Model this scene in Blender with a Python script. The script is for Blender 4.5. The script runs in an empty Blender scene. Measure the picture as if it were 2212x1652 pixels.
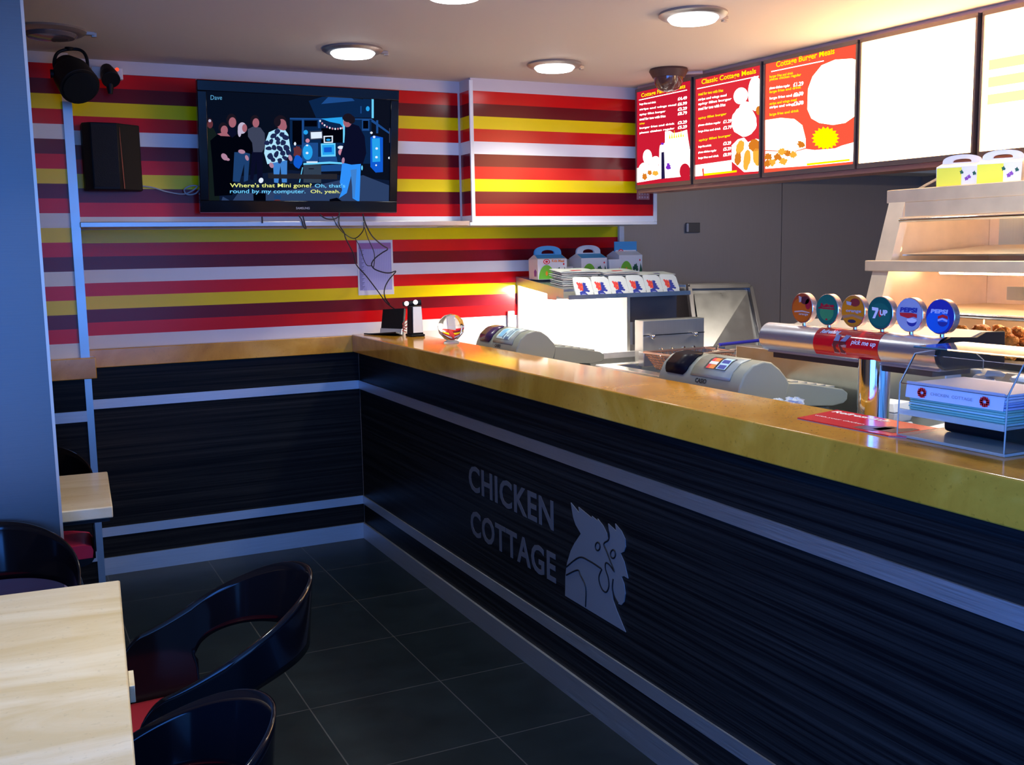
import bpy, math, random
from mathutils import Vector, Matrix
random.seed(7)
SC = bpy.context.scene
COL = SC.collection
# ------------------------------------------------------------------ camera
CAM_LOC = Vector((-1.6194, -5.0844, 1.4981))
YAW, PIT, ROL, FPX = 0.4581, -0.1295, -0.0173, 2212.25
_f = Vector((math.sin(YAW)*math.cos(PIT), math.cos(YAW)*math.cos(PIT), math.sin(PIT)))
_r = Vector((math.cos(YAW), -math.sin(YAW), 0))
_u = _r.cross(_f)
_r2 = _r*math.cos(ROL)+_u*math.sin(ROL)
_u2 = -_r*math.sin(ROL)+_u*math.cos(ROL)
cam_data = bpy.data.cameras.new('camera')
cam_data.sensor_width = 36.0
cam_data.sensor_fit = 'HORIZONTAL'
cam_data.lens = 36.0*FPX/2212.0
cam_data.clip_start = 0.05
cam = bpy.data.objects.new('camera', cam_data)
cam.matrix_world = Matrix(((_r2.x, _u2.x, -_f.x, CAM_LOC.x), (_r2.y, _u2.y, -_f.y, CAM_LOC.y), (_r2.z, _u2.z, -_f.z, CAM_LOC.z), (0, 0, 0, 1)))
COL.objects.link(cam)
SC.camera = cam
# ------------------------------------------------------------------ world, exposure, large lights
SC.view_settings.view_transform = 'Standard'
SC.view_settings.look = 'None'
SC.view_settings.gamma = 1.0
SC.view_settings.use_curve_mapping = False
SC.view_settings.exposure = 0.0
world = bpy.data.worlds.new('world')
world.use_nodes = True
SC.world = world
bg = world.node_tree.nodes['Background']
bg.inputs['Color'].default_value = (0.07, 0.27, 0.85, 1)     # blue dusk daylight through the shop front
bg.inputs['Strength'].default_value = 1.6

def area_light(name, loc, rot, size, size_y, power, color, shape='RECTANGLE', spread=math.pi):
    d = bpy.data.lights.new(name, 'AREA')
    d.shape = shape; d.size = size
    if shape in ('RECTANGLE', 'ELLIPSE'): d.size_y = size_y
    d.energy = power; d.color = color; d.spread = spread
    o = bpy.data.objects.new(name, d)
    o.location = loc; o.rotation_euler = rot
    COL.objects.link(o)
    return o
ZC = 2.325     # ceiling height
# daylight entering the shop front (behind and left of the photographer)
area_light('shopfront_daylight', (-1.05, -7.3, 1.35), (math.radians(84), 0, 0), 2.6, 1.9, 50, (0.11, 0.32, 1.0))
# daylight through the side window, left of the photographer
area_light('side_window_daylight', (-2.55, -5.3, 1.20), (math.radians(90), 0, math.radians(-72)), 2.4, 1.7, 130, (0.05, 0.225, 0.92))
# kitchen strip lighting behind the menu boards
area_light('kitchen_light', (2.7, -1.7, 2.30), (0, 0, 0), 1.2, 0.25, 14, (1.0, 0.88, 0.74))

# ------------------------------------------------------------------ measuring helpers (pixel of the 2212x1652 photo -> a plane in the room)
def ray(px, py):
    return _r2*((px-1106)/FPX)+_u2*((826-py)/FPX)+_f
def onX(px, py, x):
    d = ray(px, py); return CAM_LOC+d*((x-CAM_LOC.x)/d.x)
def onY(px, py, y):
    d = ray(px, py); return CAM_LOC+d*((y-CAM_LOC.y)/d.y)
def onZ(px, py, z):
    d = ray(px, py); return CAM_LOC+d*((z-CAM_LOC.z)/d.z)
def onPlane(px, py, p0, n):
    d = ray(px, py); return CAM_LOC+d*((p0-CAM_LOC).dot(n)/d.dot(n))

# ------------------------------------------------------------------ object helpers
def tag(o, label=None, cat=None, group=None, kind=None):
    if label: o['label'] = label
    if cat: o['category'] = cat
    if group: o['group'] = group
    if kind: o['kind'] = kind
    return o
def thing(name, label, cat, loc=(0, 0, 0), rotz=0.0, group=None):
    o = bpy.data.objects.new(name, None)
    o.empty_display_size = 0.1
    o.location = loc; o.rotation_euler = (0, 0, rotz)
    COL.objects.link(o)
    return tag(o, label, cat, group)
def copy_tree(o, parent=None):
    c = o.copy(); COL.objects.link(c)
    if parent is not None: c.parent = parent
    for ch in list(o.children): copy_tree(ch, c)
    return c

class MB:
    def __init__(s): s.v = []; s.f = []; s.m = []
    def add(s, vs, fs, m=0):
        n = len(s.v); s.v += [Vector(p) for p in vs]
        for f in fs: s.f.append([i+n for i in f]); s.m.append(m)
        return s
    def box(s, x0, x1, y0, y1, z0, z1, m=0, M=None):
        if x0 > x1: x0, x1 = x1, x0
        if y0 > y1: y0, y1 = y1, y0
        if z0 > z1: z0, z1 = z1, z0
        vs = [Vector(p) for p in ((x0,y0,z0),(x1,y0,z0),(x1,y1,z0),(x0,y1,z0),(x0,y0,z1),(x1,y0,z1),(x1,y1,z1),(x0,y1,z1))]
        if M is not None: vs = [M @ p for p in vs]
        return s.add(vs, [(3,2,1,0),(4,5,6,7),(0,1,5,4),(1,2,6,5),(2,3,7,6),(3,0,4,7)], m)
    def poly(s, pts, m=0): return s.add(pts, [list(range(len(pts)))], m)
    def prism(s, pts, vec, m=0):
        pts = [Vector(p) for p in pts]; vec = Vector(vec); n = len(pts)
        nrm = Vector((0, 0, 0))
        for i in range(n): nrm += (pts[i]-pts[0]).cross(pts[(i+1) % n]-pts[0])
        if nrm.dot(vec) > 0: pts = pts[::-1]
        fs = [list(range(n)), list(range(2*n-1, n-1, -1))]
        for i in range(n):
            j = (i+1) % n; fs.append([j, i, n+i, n+j])
        return s.add(pts+[p+vec for p in pts], fs, m)
    def cyl(s, p0, p1, r0, r1=None, n=24, m=0, caps=True):
        p0 = Vector(p0); p1 = Vector(p1); r1 = r0 if r1 is None else r1
        w = (p1-p0).normalized(); a = w.orthogonal().normalized(); b = w.cross(a)
        vs = []
        for p, r in ((p0, r0), (p1, r1)):
            for i in range(n):
                t = 2*math.pi*i/n; vs.append(p+a*(r*math.cos(t))+b*(r*math.sin(t)))
        fs = [[i, (i+1) % n, n+(i+1) % n, n+i] for i in range(n)]
        if caps: fs += [list(range(n-1, -1, -1)), list(range(n, 2*n))]
        return s.add(vs, fs, m)
    def lathe(s, prof, c=(0, 0, 0), n=32, m=0, M=None, caps=True):
        vs = []; k = len(prof); c = Vector(c)
        for r, z in prof:
            for i in range(n):
                t = 2*math.pi*i/n
                p = Vector((r*math.cos(t), r*math.sin(t), z))
                vs.append((M @ p if M is not None else p)+c)
        fs = []
        for j in range(k-1):
            for i in range(n):
                fs.append([j*n+i, j*n+(i+1) % n, (j+1)*n+(i+1) % n, (j+1)*n+i])
        if caps: fs += [list(range(n-1, -1, -1)), list(range((k-1)*n, k*n))]
        return s.add(vs, fs, m)
    def tube(s, pts, r, n=8, m=0, closed=False, sub=6):
        P = [Vector(p) for p in pts]
        if sub > 1 and len(P) > 2:
            Q = []
            L = len(P)
            for i in range(L if closed else L-1):
                p0 = P[(i-1) % L] if (closed or i > 0) else P[0]
                p1 = P[i]; p2 = P[(i+1) % L]
                p3 = P[(i+2) % L] if (closed or i < L-2) else P[-1]
                for k in range(sub):
                    t = k/sub
                    Q.append(0.5*((2*p1)+(p2-p0)*t+(2*p0-5*p1+4*p2-p3)*t*t+(3*p1-p0-3*p2+p3)*t**3))
            if not closed: Q.append(P[-1])
            P = Q
        L = len(P); vs = []; a = None
        for i in range(L):
            q0 = P[(i-1) % L] if (closed or i > 0) else P[i]
            q1 = P[(i+1) % L] if (closed or i < L-1) else P[i]
            w = (q1-q0)
            w = w.normalized() if w.length > 1e-9 else Vector((0, 0, 1))
            if a is None: a = w.orthogonal().normalized()
            a = (a-w*a.dot(w))
            a = a.normalized() if a.length > 1e-9 else w.orthogonal().normalized()
            b = w.cross(a)
            rr = r(i/(L-1)) if callable(r) else r
            for k in range(n):
                t = 2*math.pi*k/n; vs.append(P[i]+a*(rr*math.cos(t))+b*(rr*math.sin(t)))
        fs = []
        for i in range(L if closed else L-1):
            j = (i+1) % L
            for k in range(n): fs.append([i*n+k, i*n+(k+1) % n, j*n+(k+1) % n, j*n+k])
        if not closed: fs += [list(range(n-1, -1, -1)), list(range((L-1)*n, L*n))]
        return s.add(vs, fs, m)
    def grid(s, fn, nu, nv, m=0, closeu=False):
        vs = []
        for j in range(nv+1):
            for i in range(nu+(0 if closeu else 1)):
                vs.append(Vector(fn(i/nu, j/nv)))
        w = nu+(0 if closeu else 1)
        fs = []
        for j in range(nv):
            for i in range(nu):
                i2 = (i+1) % w if closeu else i+1
                fs.append([j*w+i, j*w+i2, (j+1)*w+i2, (j+1)*w+i])
        return s.add(vs, fs, m)
    def blob(s, c, rx, ry, rz, n=12, m=0, jit=0.0, seed=0):
        rnd = random.Random(seed); c = Vector(c); vs = []
        for j in range(1, n//2+1):
            ph = math.pi*j/(n//2+1)
            for i in range(n):
                t = 2*math.pi*i/n; k = 1+jit*(rnd.random()-0.5)
                vs.append(c+Vector((rx*math.sin(ph)*math.cos(t)*k, ry*math.sin(ph)*math.sin(t)*k, rz*math.cos(ph)*k)))
        vs += [c+Vector((0, 0, rz)), c-Vector((0, 0, rz))]
        fs = []; h = n//2
        for j in range(h-1):
            for i in range(n): fs.append([j*n+i, (j+1)*n+i, (j+1)*n+(i+1) % n, j*n+(i+1) % n])
        for i in range(n):
            fs.append([h*n, i, (i+1) % n]); fs.append([h*n+1, (h-1)*n+(i+1) % n, (h-1)*n+i])
        return s.add(vs, fs, m)
    def build(s, name, mats, parent=None, world=False, smooth=True, bevel=0.0, seg=2, subsurf=0, solid=0.0, origin=None, label=None, kind=None, angle=0.6, merge=False):
        if not isinstance(mats, (list, tuple)): mats = [mats]
        o_off = Vector((0, 0, 0))
        if world and parent is not None: o_off = Vector(parent.location)
        if origin is not None: o_off = Vector(origin)
        me = bpy.data.meshes.new(name)
        me.from_pydata([tuple(p-o_off) for p in s.v], [], s.f)
        for mt in mats: me.materials.append(mt)
        me.polygons.foreach_set('material_index', s.m)
        if merge:
            import bmesh
            b = bmesh.new(); b.from_mesh(me); bmesh.ops.remove_doubles(b, verts=b.verts, dist=1e-5)
            bmesh.ops.recalc_face_normals(b, faces=b.faces); b.to_mesh(me); b.free()
        if smooth:
            me.polygons.foreach_set('use_smooth', [True]*len(me.polygons))
            me.set_sharp_from_angle(angle=angle)
        me.update()
        o = bpy.data.objects.new(name, me); COL.objects.link(o)
        if parent is not None: o.parent = parent
        elif origin is not None: o.location = origin
        if bevel > 0:
            md = o.modifiers.new('bevel', 'BEVEL'); md.width = bevel; md.segments = seg; md.limit_method = 'ANGLE'; md.angle_limit = 0.6
        if solid:
            md = o.modifiers.new('solid', 'SOLIDIFY'); md.thickness = solid; md.offset = 0
        if subsurf:
            md = o.modifiers.new('sub', 'SUBSURF'); md.levels = subsurf; md.render_levels = subsurf
        if label: o['label'] = label
        if kind: o['kind'] = kind
        return o
def struct(mb, name, mats, **k):
    o = mb.build(name, mats, **k); o['kind'] = 'structure'; return o

_tc = {}
def text_geo(body, bold=0.0, spacing=1.0, shear=0.0):
    key = (body, bold, spacing, shear)
    if key in _tc: return _tc[key]
    cu = bpy.data.curves.new('txt', 'FONT')
    cu.body = body; cu.size = 1; cu.offset = bold; cu.space_character = spacing; cu.shear = shear; cu.resolution_u = 3
    ob = bpy.data.objects.new('txt', cu); COL.objects.link(ob)
    bpy.context.view_layer.update()
    me = bpy.data.meshes.new_from_object(ob)
    vs = [Vector(v.co) for v in me.vertices]; fs = [list(p.vertices) for p in me.polygons]
    bpy.data.objects.remove(ob); bpy.data.curves.remove(cu); bpy.data.meshes.remove(me)
    x0 = min(v.x for v in vs); x1 = max(v.x for v in vs); y0 = min(v.y for v in vs); y1 = max(v.y for v in vs)
    vs = [((v.x-x0)/(x1-x0), (v.y-y0)/(y1-y0)) for v in vs]
    _tc[key] = (vs, fs); return _tc[key]
def put_text(mb, body, bl, br, tl, m=0, bold=0.0, off=(0, 0, 0), thick=0.0, spacing=1.0, shear=0.0, warp=None):
    """writes body so that its bounding box fills the parallelogram bl, br, tl"""
    vs, fs = text_geo(body, bold, spacing, shear)
    bl = Vector(bl); U = Vector(br)-bl; V = Vector(tl)-bl; off = Vector(off)
    pts = []
    for a, b in vs:
        if warp: a, b = warp(a, b)
        pts.append(bl+U*a+V*b+off)
    mb.add(pts, fs, m)
    if thick:
        n = U.cross(V).normalized()*thick
        mb.add([p-n for p in pts], [f[::-1] for f in fs], m)
        k = len(pts)
        cnt = {}
        for f in fs:
            for i in range(len(f)):
                a, b = f[i], f[(i+1) % len(f)]
                cnt[(a, b)] = 1
        side = [[b, a, a+k, b+k] for (a, b) in cnt if (b, a) not in cnt]
        mb.add(pts+[p-n for p in pts], side, m)
    return mb

# ------------------------------------------------------------------ materials
def new_mat(name):
    m = bpy.data.materials.new(name); m.use_nodes = True
    nt = m.node_tree; b = nt.nodes['Principled BSDF']
    return m, nt, b
def mat(name, col, rough=0.5, metal=0.0, spec=0.5, emit=None, es=1.0, coat=0.0, trans=0.0, alpha=1.0, ior=1.45, var=0.0, vscale=8.0, bump=0.0, bscale=60.0, sheen=0.0):
    m, nt, b = new_mat(name)
    c = (col[0], col[1], col[2], 1)
    b.inputs['Base Color'].default_value = c
    b.inputs['Roughness'].default_value = rough
    b.inputs['Metallic'].default_value = metal
    b.inputs['Specular IOR Level'].default_value = spec
    b.inputs['IOR'].default_value = ior
    b.inputs['Coat Weight'].default_value = coat
    b.inputs['Coat Roughness'].default_value = 0.05
    b.inputs['Transmission Weight'].default_value = trans
    b.inputs['Alpha'].default_value = alpha
    if emit:
        b.inputs['Emission Color'].default_value = (emit[0], emit[1], emit[2], 1)
        b.inputs['Emission Strength'].default_value = es
    tc = nt.nodes.new('ShaderNodeTexCoord')
    if var > 0:
        n = nt.nodes.new('ShaderNodeTexNoise'); n.inputs['Scale'].default_value = vscale; n.inputs['Detail'].default_value = 5
        r = nt.nodes.new('ShaderNodeValToRGB')
        r.color_ramp.elements[0].position = 0.3; r.color_ramp.elements[1].position = 0.7
        r.color_ramp.elements[0].color = (c[0]*(1-var), c[1]*(1-var), c[2]*(1-var), 1)
        r.color_ramp.elements[1].color = (min(1, c[0]*(1+var)), min(1, c[1]*(1+var)), min(1, c[2]*(1+var)), 1)
        nt.links.new(tc.outputs['Object'], n.inputs['Vector']); nt.links.new(n.outputs['Fac'], r.inputs['Fac'])
        nt.links.new(r.outputs['Color'], b.inputs['Base Color'])
    if bump > 0:
        n = nt.nodes.new('ShaderNodeTexNoise'); n.inputs['Scale'].default_value = bscale; n.inputs['Detail'].default_value = 4
        bp = nt.nodes.new('ShaderNodeBump'); bp.inputs['Strength'].default_value = bump; bp.inputs['Distance'].default_value = 0.01
        nt.links.new(tc.outputs['Object'], n.inputs['Vector']); nt.links.new(n.outputs['Fac'], bp.inputs['Height'])
        nt.links.new(bp.outputs['Normal'], b.inputs['Normal'])
    return m
def emis(name, col, s=1.0):
    m = bpy.data.materials.new(name); m.use_nodes = True
    nt = m.node_tree; nt.nodes.clear()
    e = nt.nodes.new('ShaderNodeEmission'); e.inputs['Color'].default_value = (col[0], col[1], col[2], 1); e.inputs['Strength'].default_value = s
    o = nt.nodes.new('ShaderNodeOutputMaterial'); nt.links.new(e.outputs[0], o.inputs[0])
    return m
def brushed(name, col, rough=0.3, stretch=(1, 1, 60), amt=0.12, metal=1.0):
    """brushed steel: noise stretched along the grain varies colour and roughness"""
    m, nt, b = new_mat(name)
    b.inputs['Metallic'].default_value = metal
    tc = nt.nodes.new('ShaderNodeTexCoord'); mp = nt.nodes.new('ShaderNodeMapping'); mp.inputs['Scale'].default_value = stretch
    n = nt.nodes.new('ShaderNodeTexNoise'); n.inputs['Scale'].default_value = 6; n.inputs['Detail'].default_value = 6
    nt.links.new(tc.outputs['Object'], mp.inputs['Vector']); nt.links.new(mp.outputs['Vector'], n.inputs['Vector'])
    r = nt.nodes.new('ShaderNodeValToRGB'); r.color_ramp.elements[0].position = 0.3; r.color_ramp.elements[1].position = 0.7
    r.color_ramp.elements[0].color = tuple(c*(1-amt) for c in col)+(1,); r.color_ramp.elements[1].color = tuple(min(1, c*(1+amt)) for c in col)+(1,)
    mr = nt.nodes.new('ShaderNodeMapRange'); mr.inputs['To Min'].default_value = rough*0.8; mr.inputs['To Max'].default_value = rough*1.25
    nt.links.new(n.outputs['Fac'], r.inputs['Fac']); nt.links.new(n.outputs['Fac'], mr.inputs['Value'])
    nt.links.new(r.outputs['Color'], b.inputs['Base Color']); nt.links.new(mr.outputs['Result'], b.inputs['Roughness'])
    return m
def stone(name, c0, c1, c2, scale=2.0, stretch=(1, 1, 1), rough=0.2, coat=0.4, speck=0.0):
    """veined resin stone / marble effect worktop"""
    m, nt, b = new_mat(name)
    tc = nt.nodes.new('ShaderNodeTexCoord'); mp = nt.nodes.new('ShaderNodeMapping'); mp.inputs['Scale'].default_value = stretch
    nt.links.new(tc.outputs['Object'], mp.inputs['Vector'])
    n = nt.nodes.new('ShaderNodeTexNoise'); n.inputs['Scale'].default_value = scale; n.inputs['Detail'].default_value = 8; n.inputs['Roughness'].default_value = 0.62; n.inputs['Distortion'].default_value = 0.8
    nt.links.new(mp.outputs['Vector'], n.inputs['Vector'])
    r = nt.nodes.new('ShaderNodeValToRGB'); e = r.color_ramp.elements
    e[0].position = 0.34; e[0].color = c0+(1,); e[1].position = 0.68; e[1].color = c2+(1,)
    k = e.new(0.52); k.color = c1+(1,)
    nt.links.new(n.outputs['Fac'], r.inputs['Fac'])
    out = r.outputs['Color']
    if speck:
        n2 = nt.nodes.new('ShaderNodeTexNoise'); n2.inputs['Scale'].default_value = 90; n2.inputs['Detail'].default_value = 2
        nt.links.new(tc.outputs['Object'], n2.inputs['Vector'])
        r2 = nt.nodes.new('ShaderNodeValToRGB'); r2.color_ramp.elements[0].position = 0.27; r2.color_ramp.elements[1].position = 0.36
        r2.color_ramp.elements[0].color = (1-speck, 1-speck, 1-speck, 1); r2.color_ramp.elements[1].color = (1, 1, 1, 1)
        nt.links.new(n2.outputs['Fac'], r2.inputs['Fac'])
        mx = nt.nodes.new('ShaderNodeMix'); mx.data_type = 'RGBA'; mx.blend_type = 'MULTIPLY'; mx.inputs[0].default_value = 1.0
        nt.links.new(out, mx.inputs[6]); nt.links.new(r2.outputs['Color'], mx.inputs[7]); out = mx.outputs[2]
    nt.links.new(out, b.inputs['Base Color'])
    b.inputs['Roughness'].default_value = rough; b.inputs['Coat Weight'].default_value = coat; b.inputs['Coat Roughness'].default_value = 0.06
    return m
def laminate(name):
    """near-black laminate with fine horizontal grain"""
    m, nt, b = new_mat(name)
    tc = nt.nodes.new('ShaderNodeTexCoord'); mp = nt.nodes.new('ShaderNodeMapping'); mp.inputs['Scale'].default_value = (0.35, 0.35, 42)
    n = nt.nodes.new('ShaderNodeTexNoise'); n.inputs['Scale'].default_value = 1.6; n.inputs['Detail'].default_value = 6; n.inputs['Roughness'].default_value = 0.75
    nt.links.new(tc.outputs['Object'], mp.inputs['Vector']); nt.links.new(mp.outputs['Vector'], n.inputs['Vector'])
    r = nt.nodes.new('ShaderNodeValToRGB'); e = r.color_ramp.elements
    e[0].position = 0.42; e[0].color = (0.004, 0.004, 0.005, 1); e[1].position = 0.66; e[1].color = (0.022, 0.021, 0.021, 1)
    nt.links.new(n.outputs['Fac'], r.inputs['Fac']); nt.links.new(r.outputs['Color'], b.inputs['Base Color'])
    b.inputs['Roughness'].default_value = 0.38; b.inputs['Specular IOR Level'].default_value = 0.10
    return m
def floor_mat():
    m, nt, b = new_mat('slate_tile')
    tc = nt.nodes.new('ShaderNodeTexCoord'); mp = nt.nodes.new('ShaderNodeMapping')
    mp.inputs['Location'].default_value = (0.3455, 0.4650, 0)
    mp.vector_type = 'POINT'
    br = nt.nodes.new('ShaderNodeTexBrick')
    br.offset = 0.0; br.inputs['Scale'].default_value = 1.0; br.inputs['Mortar Size'].default_value = 0.0022; br.inputs['Mortar Smooth'].default_value = 0.1
    br.inputs['Brick Width'].default_value = 0.465; br.inputs['Row Height'].default_value = 0.4745; br.inputs['Bias'].default_value = 0.0
    br.inputs['Color1'].default_value = (0.006, 0.011, 0.013, 1); br.inputs['Color2'].default_value = (0.010, 0.016, 0.019, 1); br.inputs['Mortar'].default_value = (0.06, 0.06, 0.06, 1)
    nt.links.new(tc.outputs['Object'], mp.inputs['Vector']); nt.links.new(mp.outputs['Vector'], br.inputs['Vector'])
    n = nt.nodes.new('ShaderNodeTexNoise'); n.inputs['Scale'].default_value = 7; n.inputs['Detail'].default_value = 8
    nt.links.new(tc.outputs['Object'], n.inputs['Vector'])
    r = nt.nodes.new('ShaderNodeValToRGB'); r.color_ramp.elements[0].position = 0.3; r.color_ramp.elements[1].position = 0.75
    r.color_ramp.elements[0].color = (0.72, 0.72, 0.72, 1); r.color_ramp.elements[1].color = (1.25, 1.22, 1.18, 1)
    nt.links.new(n.outputs['Fac'], r.inputs['Fac'])
    mx = nt.nodes.new('ShaderNodeMix'); mx.data_type = 'RGBA'; mx.blend_type = 'MULTIPLY'; mx.inputs[0].default_value = 1.0
    nt.links.new(br.outputs['Color'], mx.inputs[6]); nt.links.new(r.outputs['Color'], mx.inputs[7]); nt.links.new(mx.outputs[2], b.inputs['Base Color'])
    b.inputs['Roughness'].default_value = 0.42; b.inputs['Specular IOR Level'].default_value = 0.14
    bp = nt.nodes.new('ShaderNodeBump'); bp.inputs['Strength'].default_value = 0.25; bp.inputs['Distance'].default_value = 0.004
    nt.links.new(n.outputs['Fac'], bp.inputs['Height']); nt.links.new(bp.outputs['Normal'], b.inputs['Normal'])
    return m

RED = mat('stripe_red', (0.66, 0.006, 0.008), 0.2, spec=0.28)
DRK = mat('stripe_maroon', (0.150, 0.004, 0.010), 0.2, spec=0.28)
YEL = mat('stripe_yellow', (0.86, 0.66, 0.001), 0.2, spec=0.28)
WHT = mat('stripe_white', (0.78, 0.78, 0.78), 0.2, spec=0.28)
CREAM = mat('painted_cream', (0.62, 0.55, 0.53), 0.6)
CEIL = mat('ceiling_paint', (0.68, 0.60, 0.51), 0.75, bump=0.06, bscale=30)
ALU = brushed('aluminium_trim', (0.48, 0.47, 0.48), 0.34, (1, 1, 1), 0.05)
STRIP = brushed('aluminium_strip', (0.58, 0.60, 0.64), 0.5, (1, 1, 80), 0.08)
STEEL = brushed('stainless', (0.46, 0.47, 0.43), 0.38, (60, 60, 1), 0.05, 0.65)
STEELV = brushed('stainless_wall', (0.42, 0.35, 0.29), 0.5, (90, 1, 1), 0.05, 0.6)
STEELH = brushed('stainless_bright', (0.68, 0.69, 0.67), 0.30, (3, 3, 3), 0.05)
COLM = brushed('column_steel', (0.13, 0.13, 0.135), 0.42, (1, 1, 60), 0.06)
CHROME = mat('chrome', (0.85, 0.85, 0.86), 0.08, 1.0)
BLKG = mat('black_gloss_plastic', (0.004, 0.004, 0.006), 0.11, spec=0.32, coat=0.05)
BLKM = mat('black_matte', (0.006, 0.007, 0.009), 0.5, spec=0.25)
BLKC = mat('black_cable', (0.012, 0.010, 0.012), 0.5)
LAM = laminate('black_grain_laminate')
TOP = stone('ochre_stone', (0.45, 0.195, 0.016), (0.60, 0.285, 0.028), (0.70, 0.37, 0.06), 3.0, (1, 1, 1), 0.13, 0.12, 0.25)
TABLE = stone('cream_table_stone', (0.54, 0.42, 0.23), (0.63, 0.53, 0.36), (0.68, 0.60, 0.44), 3.2, (0.5, 2.2, 1), 0.35, 0.2, 0.12)
FLOOR = floor_mat()
WHITEP = mat('white_plastic', (0.75, 0.75, 0.73), 0.4)
PAPER = mat('white_paper', (0.78, 0.79, 0.77), 0.7)
ACRY = mat('clear_acrylic', (0.96, 0.98, 0.98), 0.03, trans=1.0, ior=1.3)
ACRYE = mat('acrylic_edge', (0.80, 0.86, 0.85), 0.15, trans=0.6, ior=1.4)
GREYP = mat('till_grey_plastic', (0.24, 0.26, 0.215), 0.42)
GREYD = mat('till_dark_grey', (0.12, 0.13, 0.115), 0.45)
INKB = mat('ink_blue', (0.02, 0.04, 0.30), 0.5)
INKR = mat('ink_red', (0.75, 0.02, 0.03), 0.5)
INKG = mat('ink_green', (0.16, 0.48, 0.03), 0.5)
INKDG = mat('ink_dark_green', (0.01, 0.09, 0.05), 0.5)
INKP = mat('ink_purple', (0.20, 0.05, 0.35), 0.5)
INKK = mat('ink_black', (0.012, 0.012, 0.014), 0.5)
INKSKY = mat('ink_sky', (0.06, 0.33, 0.62), 0.5)
INKO = mat('ink_orange', (0.80, 0.22, 0.02), 0.5)
INKW = mat('ink_white', (0.85, 0.85, 0.85), 0.5)
# ================================================================== THE SETTING
CM = {'R': 0, 'D': 1, 'Y': 2, 'W': 3, 'C': 4}
SM = [RED, DRK, YEL, WHT, CREAM]
P = 0.0603
def stripes(mb, x0, x1, y, z0, pattern, first=P):
    z = z0
    for i, ch in enumerate(pattern):
        h = first if i == 0 else P
        mb.poly([(x0, y, z), (x1, y, z), (x1, y, z+h), (x0, y, z+h)], CM[ch]); z += h
    return z
XL, XR, YB, YF = -2.35, 4.0, 0.0, -7.4
# floor and ceiling
struct(MB().box(XL-0.1, XR+0.1, YF, YB+0.15, -0.12, 0.0), 'floor', FLOOR)
struct(MB().box(XL-0.1, XR+0.1, YF, YB+0.15, ZC, ZC+0.12), 'ceiling', CEIL)
# back wall: striped laminate above the ledge (customer side), steel sheet in the kitchen
mb = MB()
top = stripes(mb, -1.40, 1.587, 0.0, 1.0745, 'WRDYRWDRY')
mb.box(-1.40, 1.587, 0.0005, 0.12, 0.0, ZC, 4)
struct(mb, 'wall_back', SM, smooth=False)
struct(MB().box(1.587, 2.795, 0.0, 0.12, 0.0, ZC).box(2.80, XR, 0.0, 0.12, 0.0, ZC).box(2.794, 2.801, 0.012, 0.12, 0, ZC), 'wall_kitchen', STEELV, smooth=False)
struct(MB().box(XL-0.12, XL, -3.9, 0.12, 0, ZC).box(XL-0.12, XL, YF, -3.9, 0, 0.25).box(XL-0.12, XL, YF, -3.9, 2.15, ZC).box(XL-0.12, XL, YF, -6.9, 0.25, 2.15), 'wall_left', mat('wall_left_laminate', (0.10, 0.085, 0.085), 0.5))
struct(MB().box(XR, XR+0.12, YF, 0.12, 0, ZC), 'wall_right', STEELV)
struct(MB().box(XL, -1.40, 0.0, 0.12, 0, ZC), 'wall_corner', CREAM)
# dark wainscot on the back wall
struct(MB().box(-1.34, 0.0, -0.012, 0.0, 0.083, 1.0), 'wall_wainscot', LAM, smooth=False)
struct(MB().box(-1.33, 0.001, -0.045, 0.0, 0.989, 1.0745), 'trim_1', TOP, bevel=0.003, label='ochre stone ledge along the striped wall')
struct(MB().box(-1.33, -0.0, -0.017, -0.011, 0.795, 0.839), 'trim_2', STRIP)
struct(MB().box(-1.33, -0.0, -0.017, -0.011, 0.185, 0.229), 'trim_3', STRIP)
struct(MB().box(-1.33, -0.0, -0.020, 0.0, 0.0, 0.0835), 'baseboard_back', STRIP)
# pier at the left, with its own ledge and wainscot
PX1 = -1.312
mb = MB()
stripes(mb, -1.95, PX1-0.034, -0.40, 1.0745, 'WRDYRWDRYWRDYRDWRYDR')
mb.box(-1.95, PX1, -0.3995, 0.0, 0.0, ZC, 4)
struct(mb, 'wall_pier', SM, smooth=False)
struct(MB().box(PX1-0.034, PX1+0.002, -0.405, -0.395, 1.0745, 2.13), 'trim_4', ALU)
struct(MB().box(-1.95, PX1-0.008, -0.408, -0.3994, 0.0, 0.99), 'wall_pier_wainscot', LAM, smooth=False)
struct(MB().box(-1.95, PX1+0.022, -0.445, -0.36, 0.985, 1.0745), 'trim_5', TOP, bevel=0.003)
struct(MB().box(PX1-0.026, PX1+0.002, -0.413, -0.395, 0.0, 0.985), 'trim_6', ALU)
struct(MB().box(-1.95, PX1-0.026, -0.414, -0.407, 0.80, 0.846), 'trim_7', STRIP)
struct(MB().box(-1.95, PX1-0.026, -0.414, -0.407, 0.185, 0.229), 'trim_8', STRIP)
struct(MB().box(-1.95, PX1-0.026, -0.416, -0.407, 0.0, 0.0835), 'baseboard_pier', STRIP)
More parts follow.
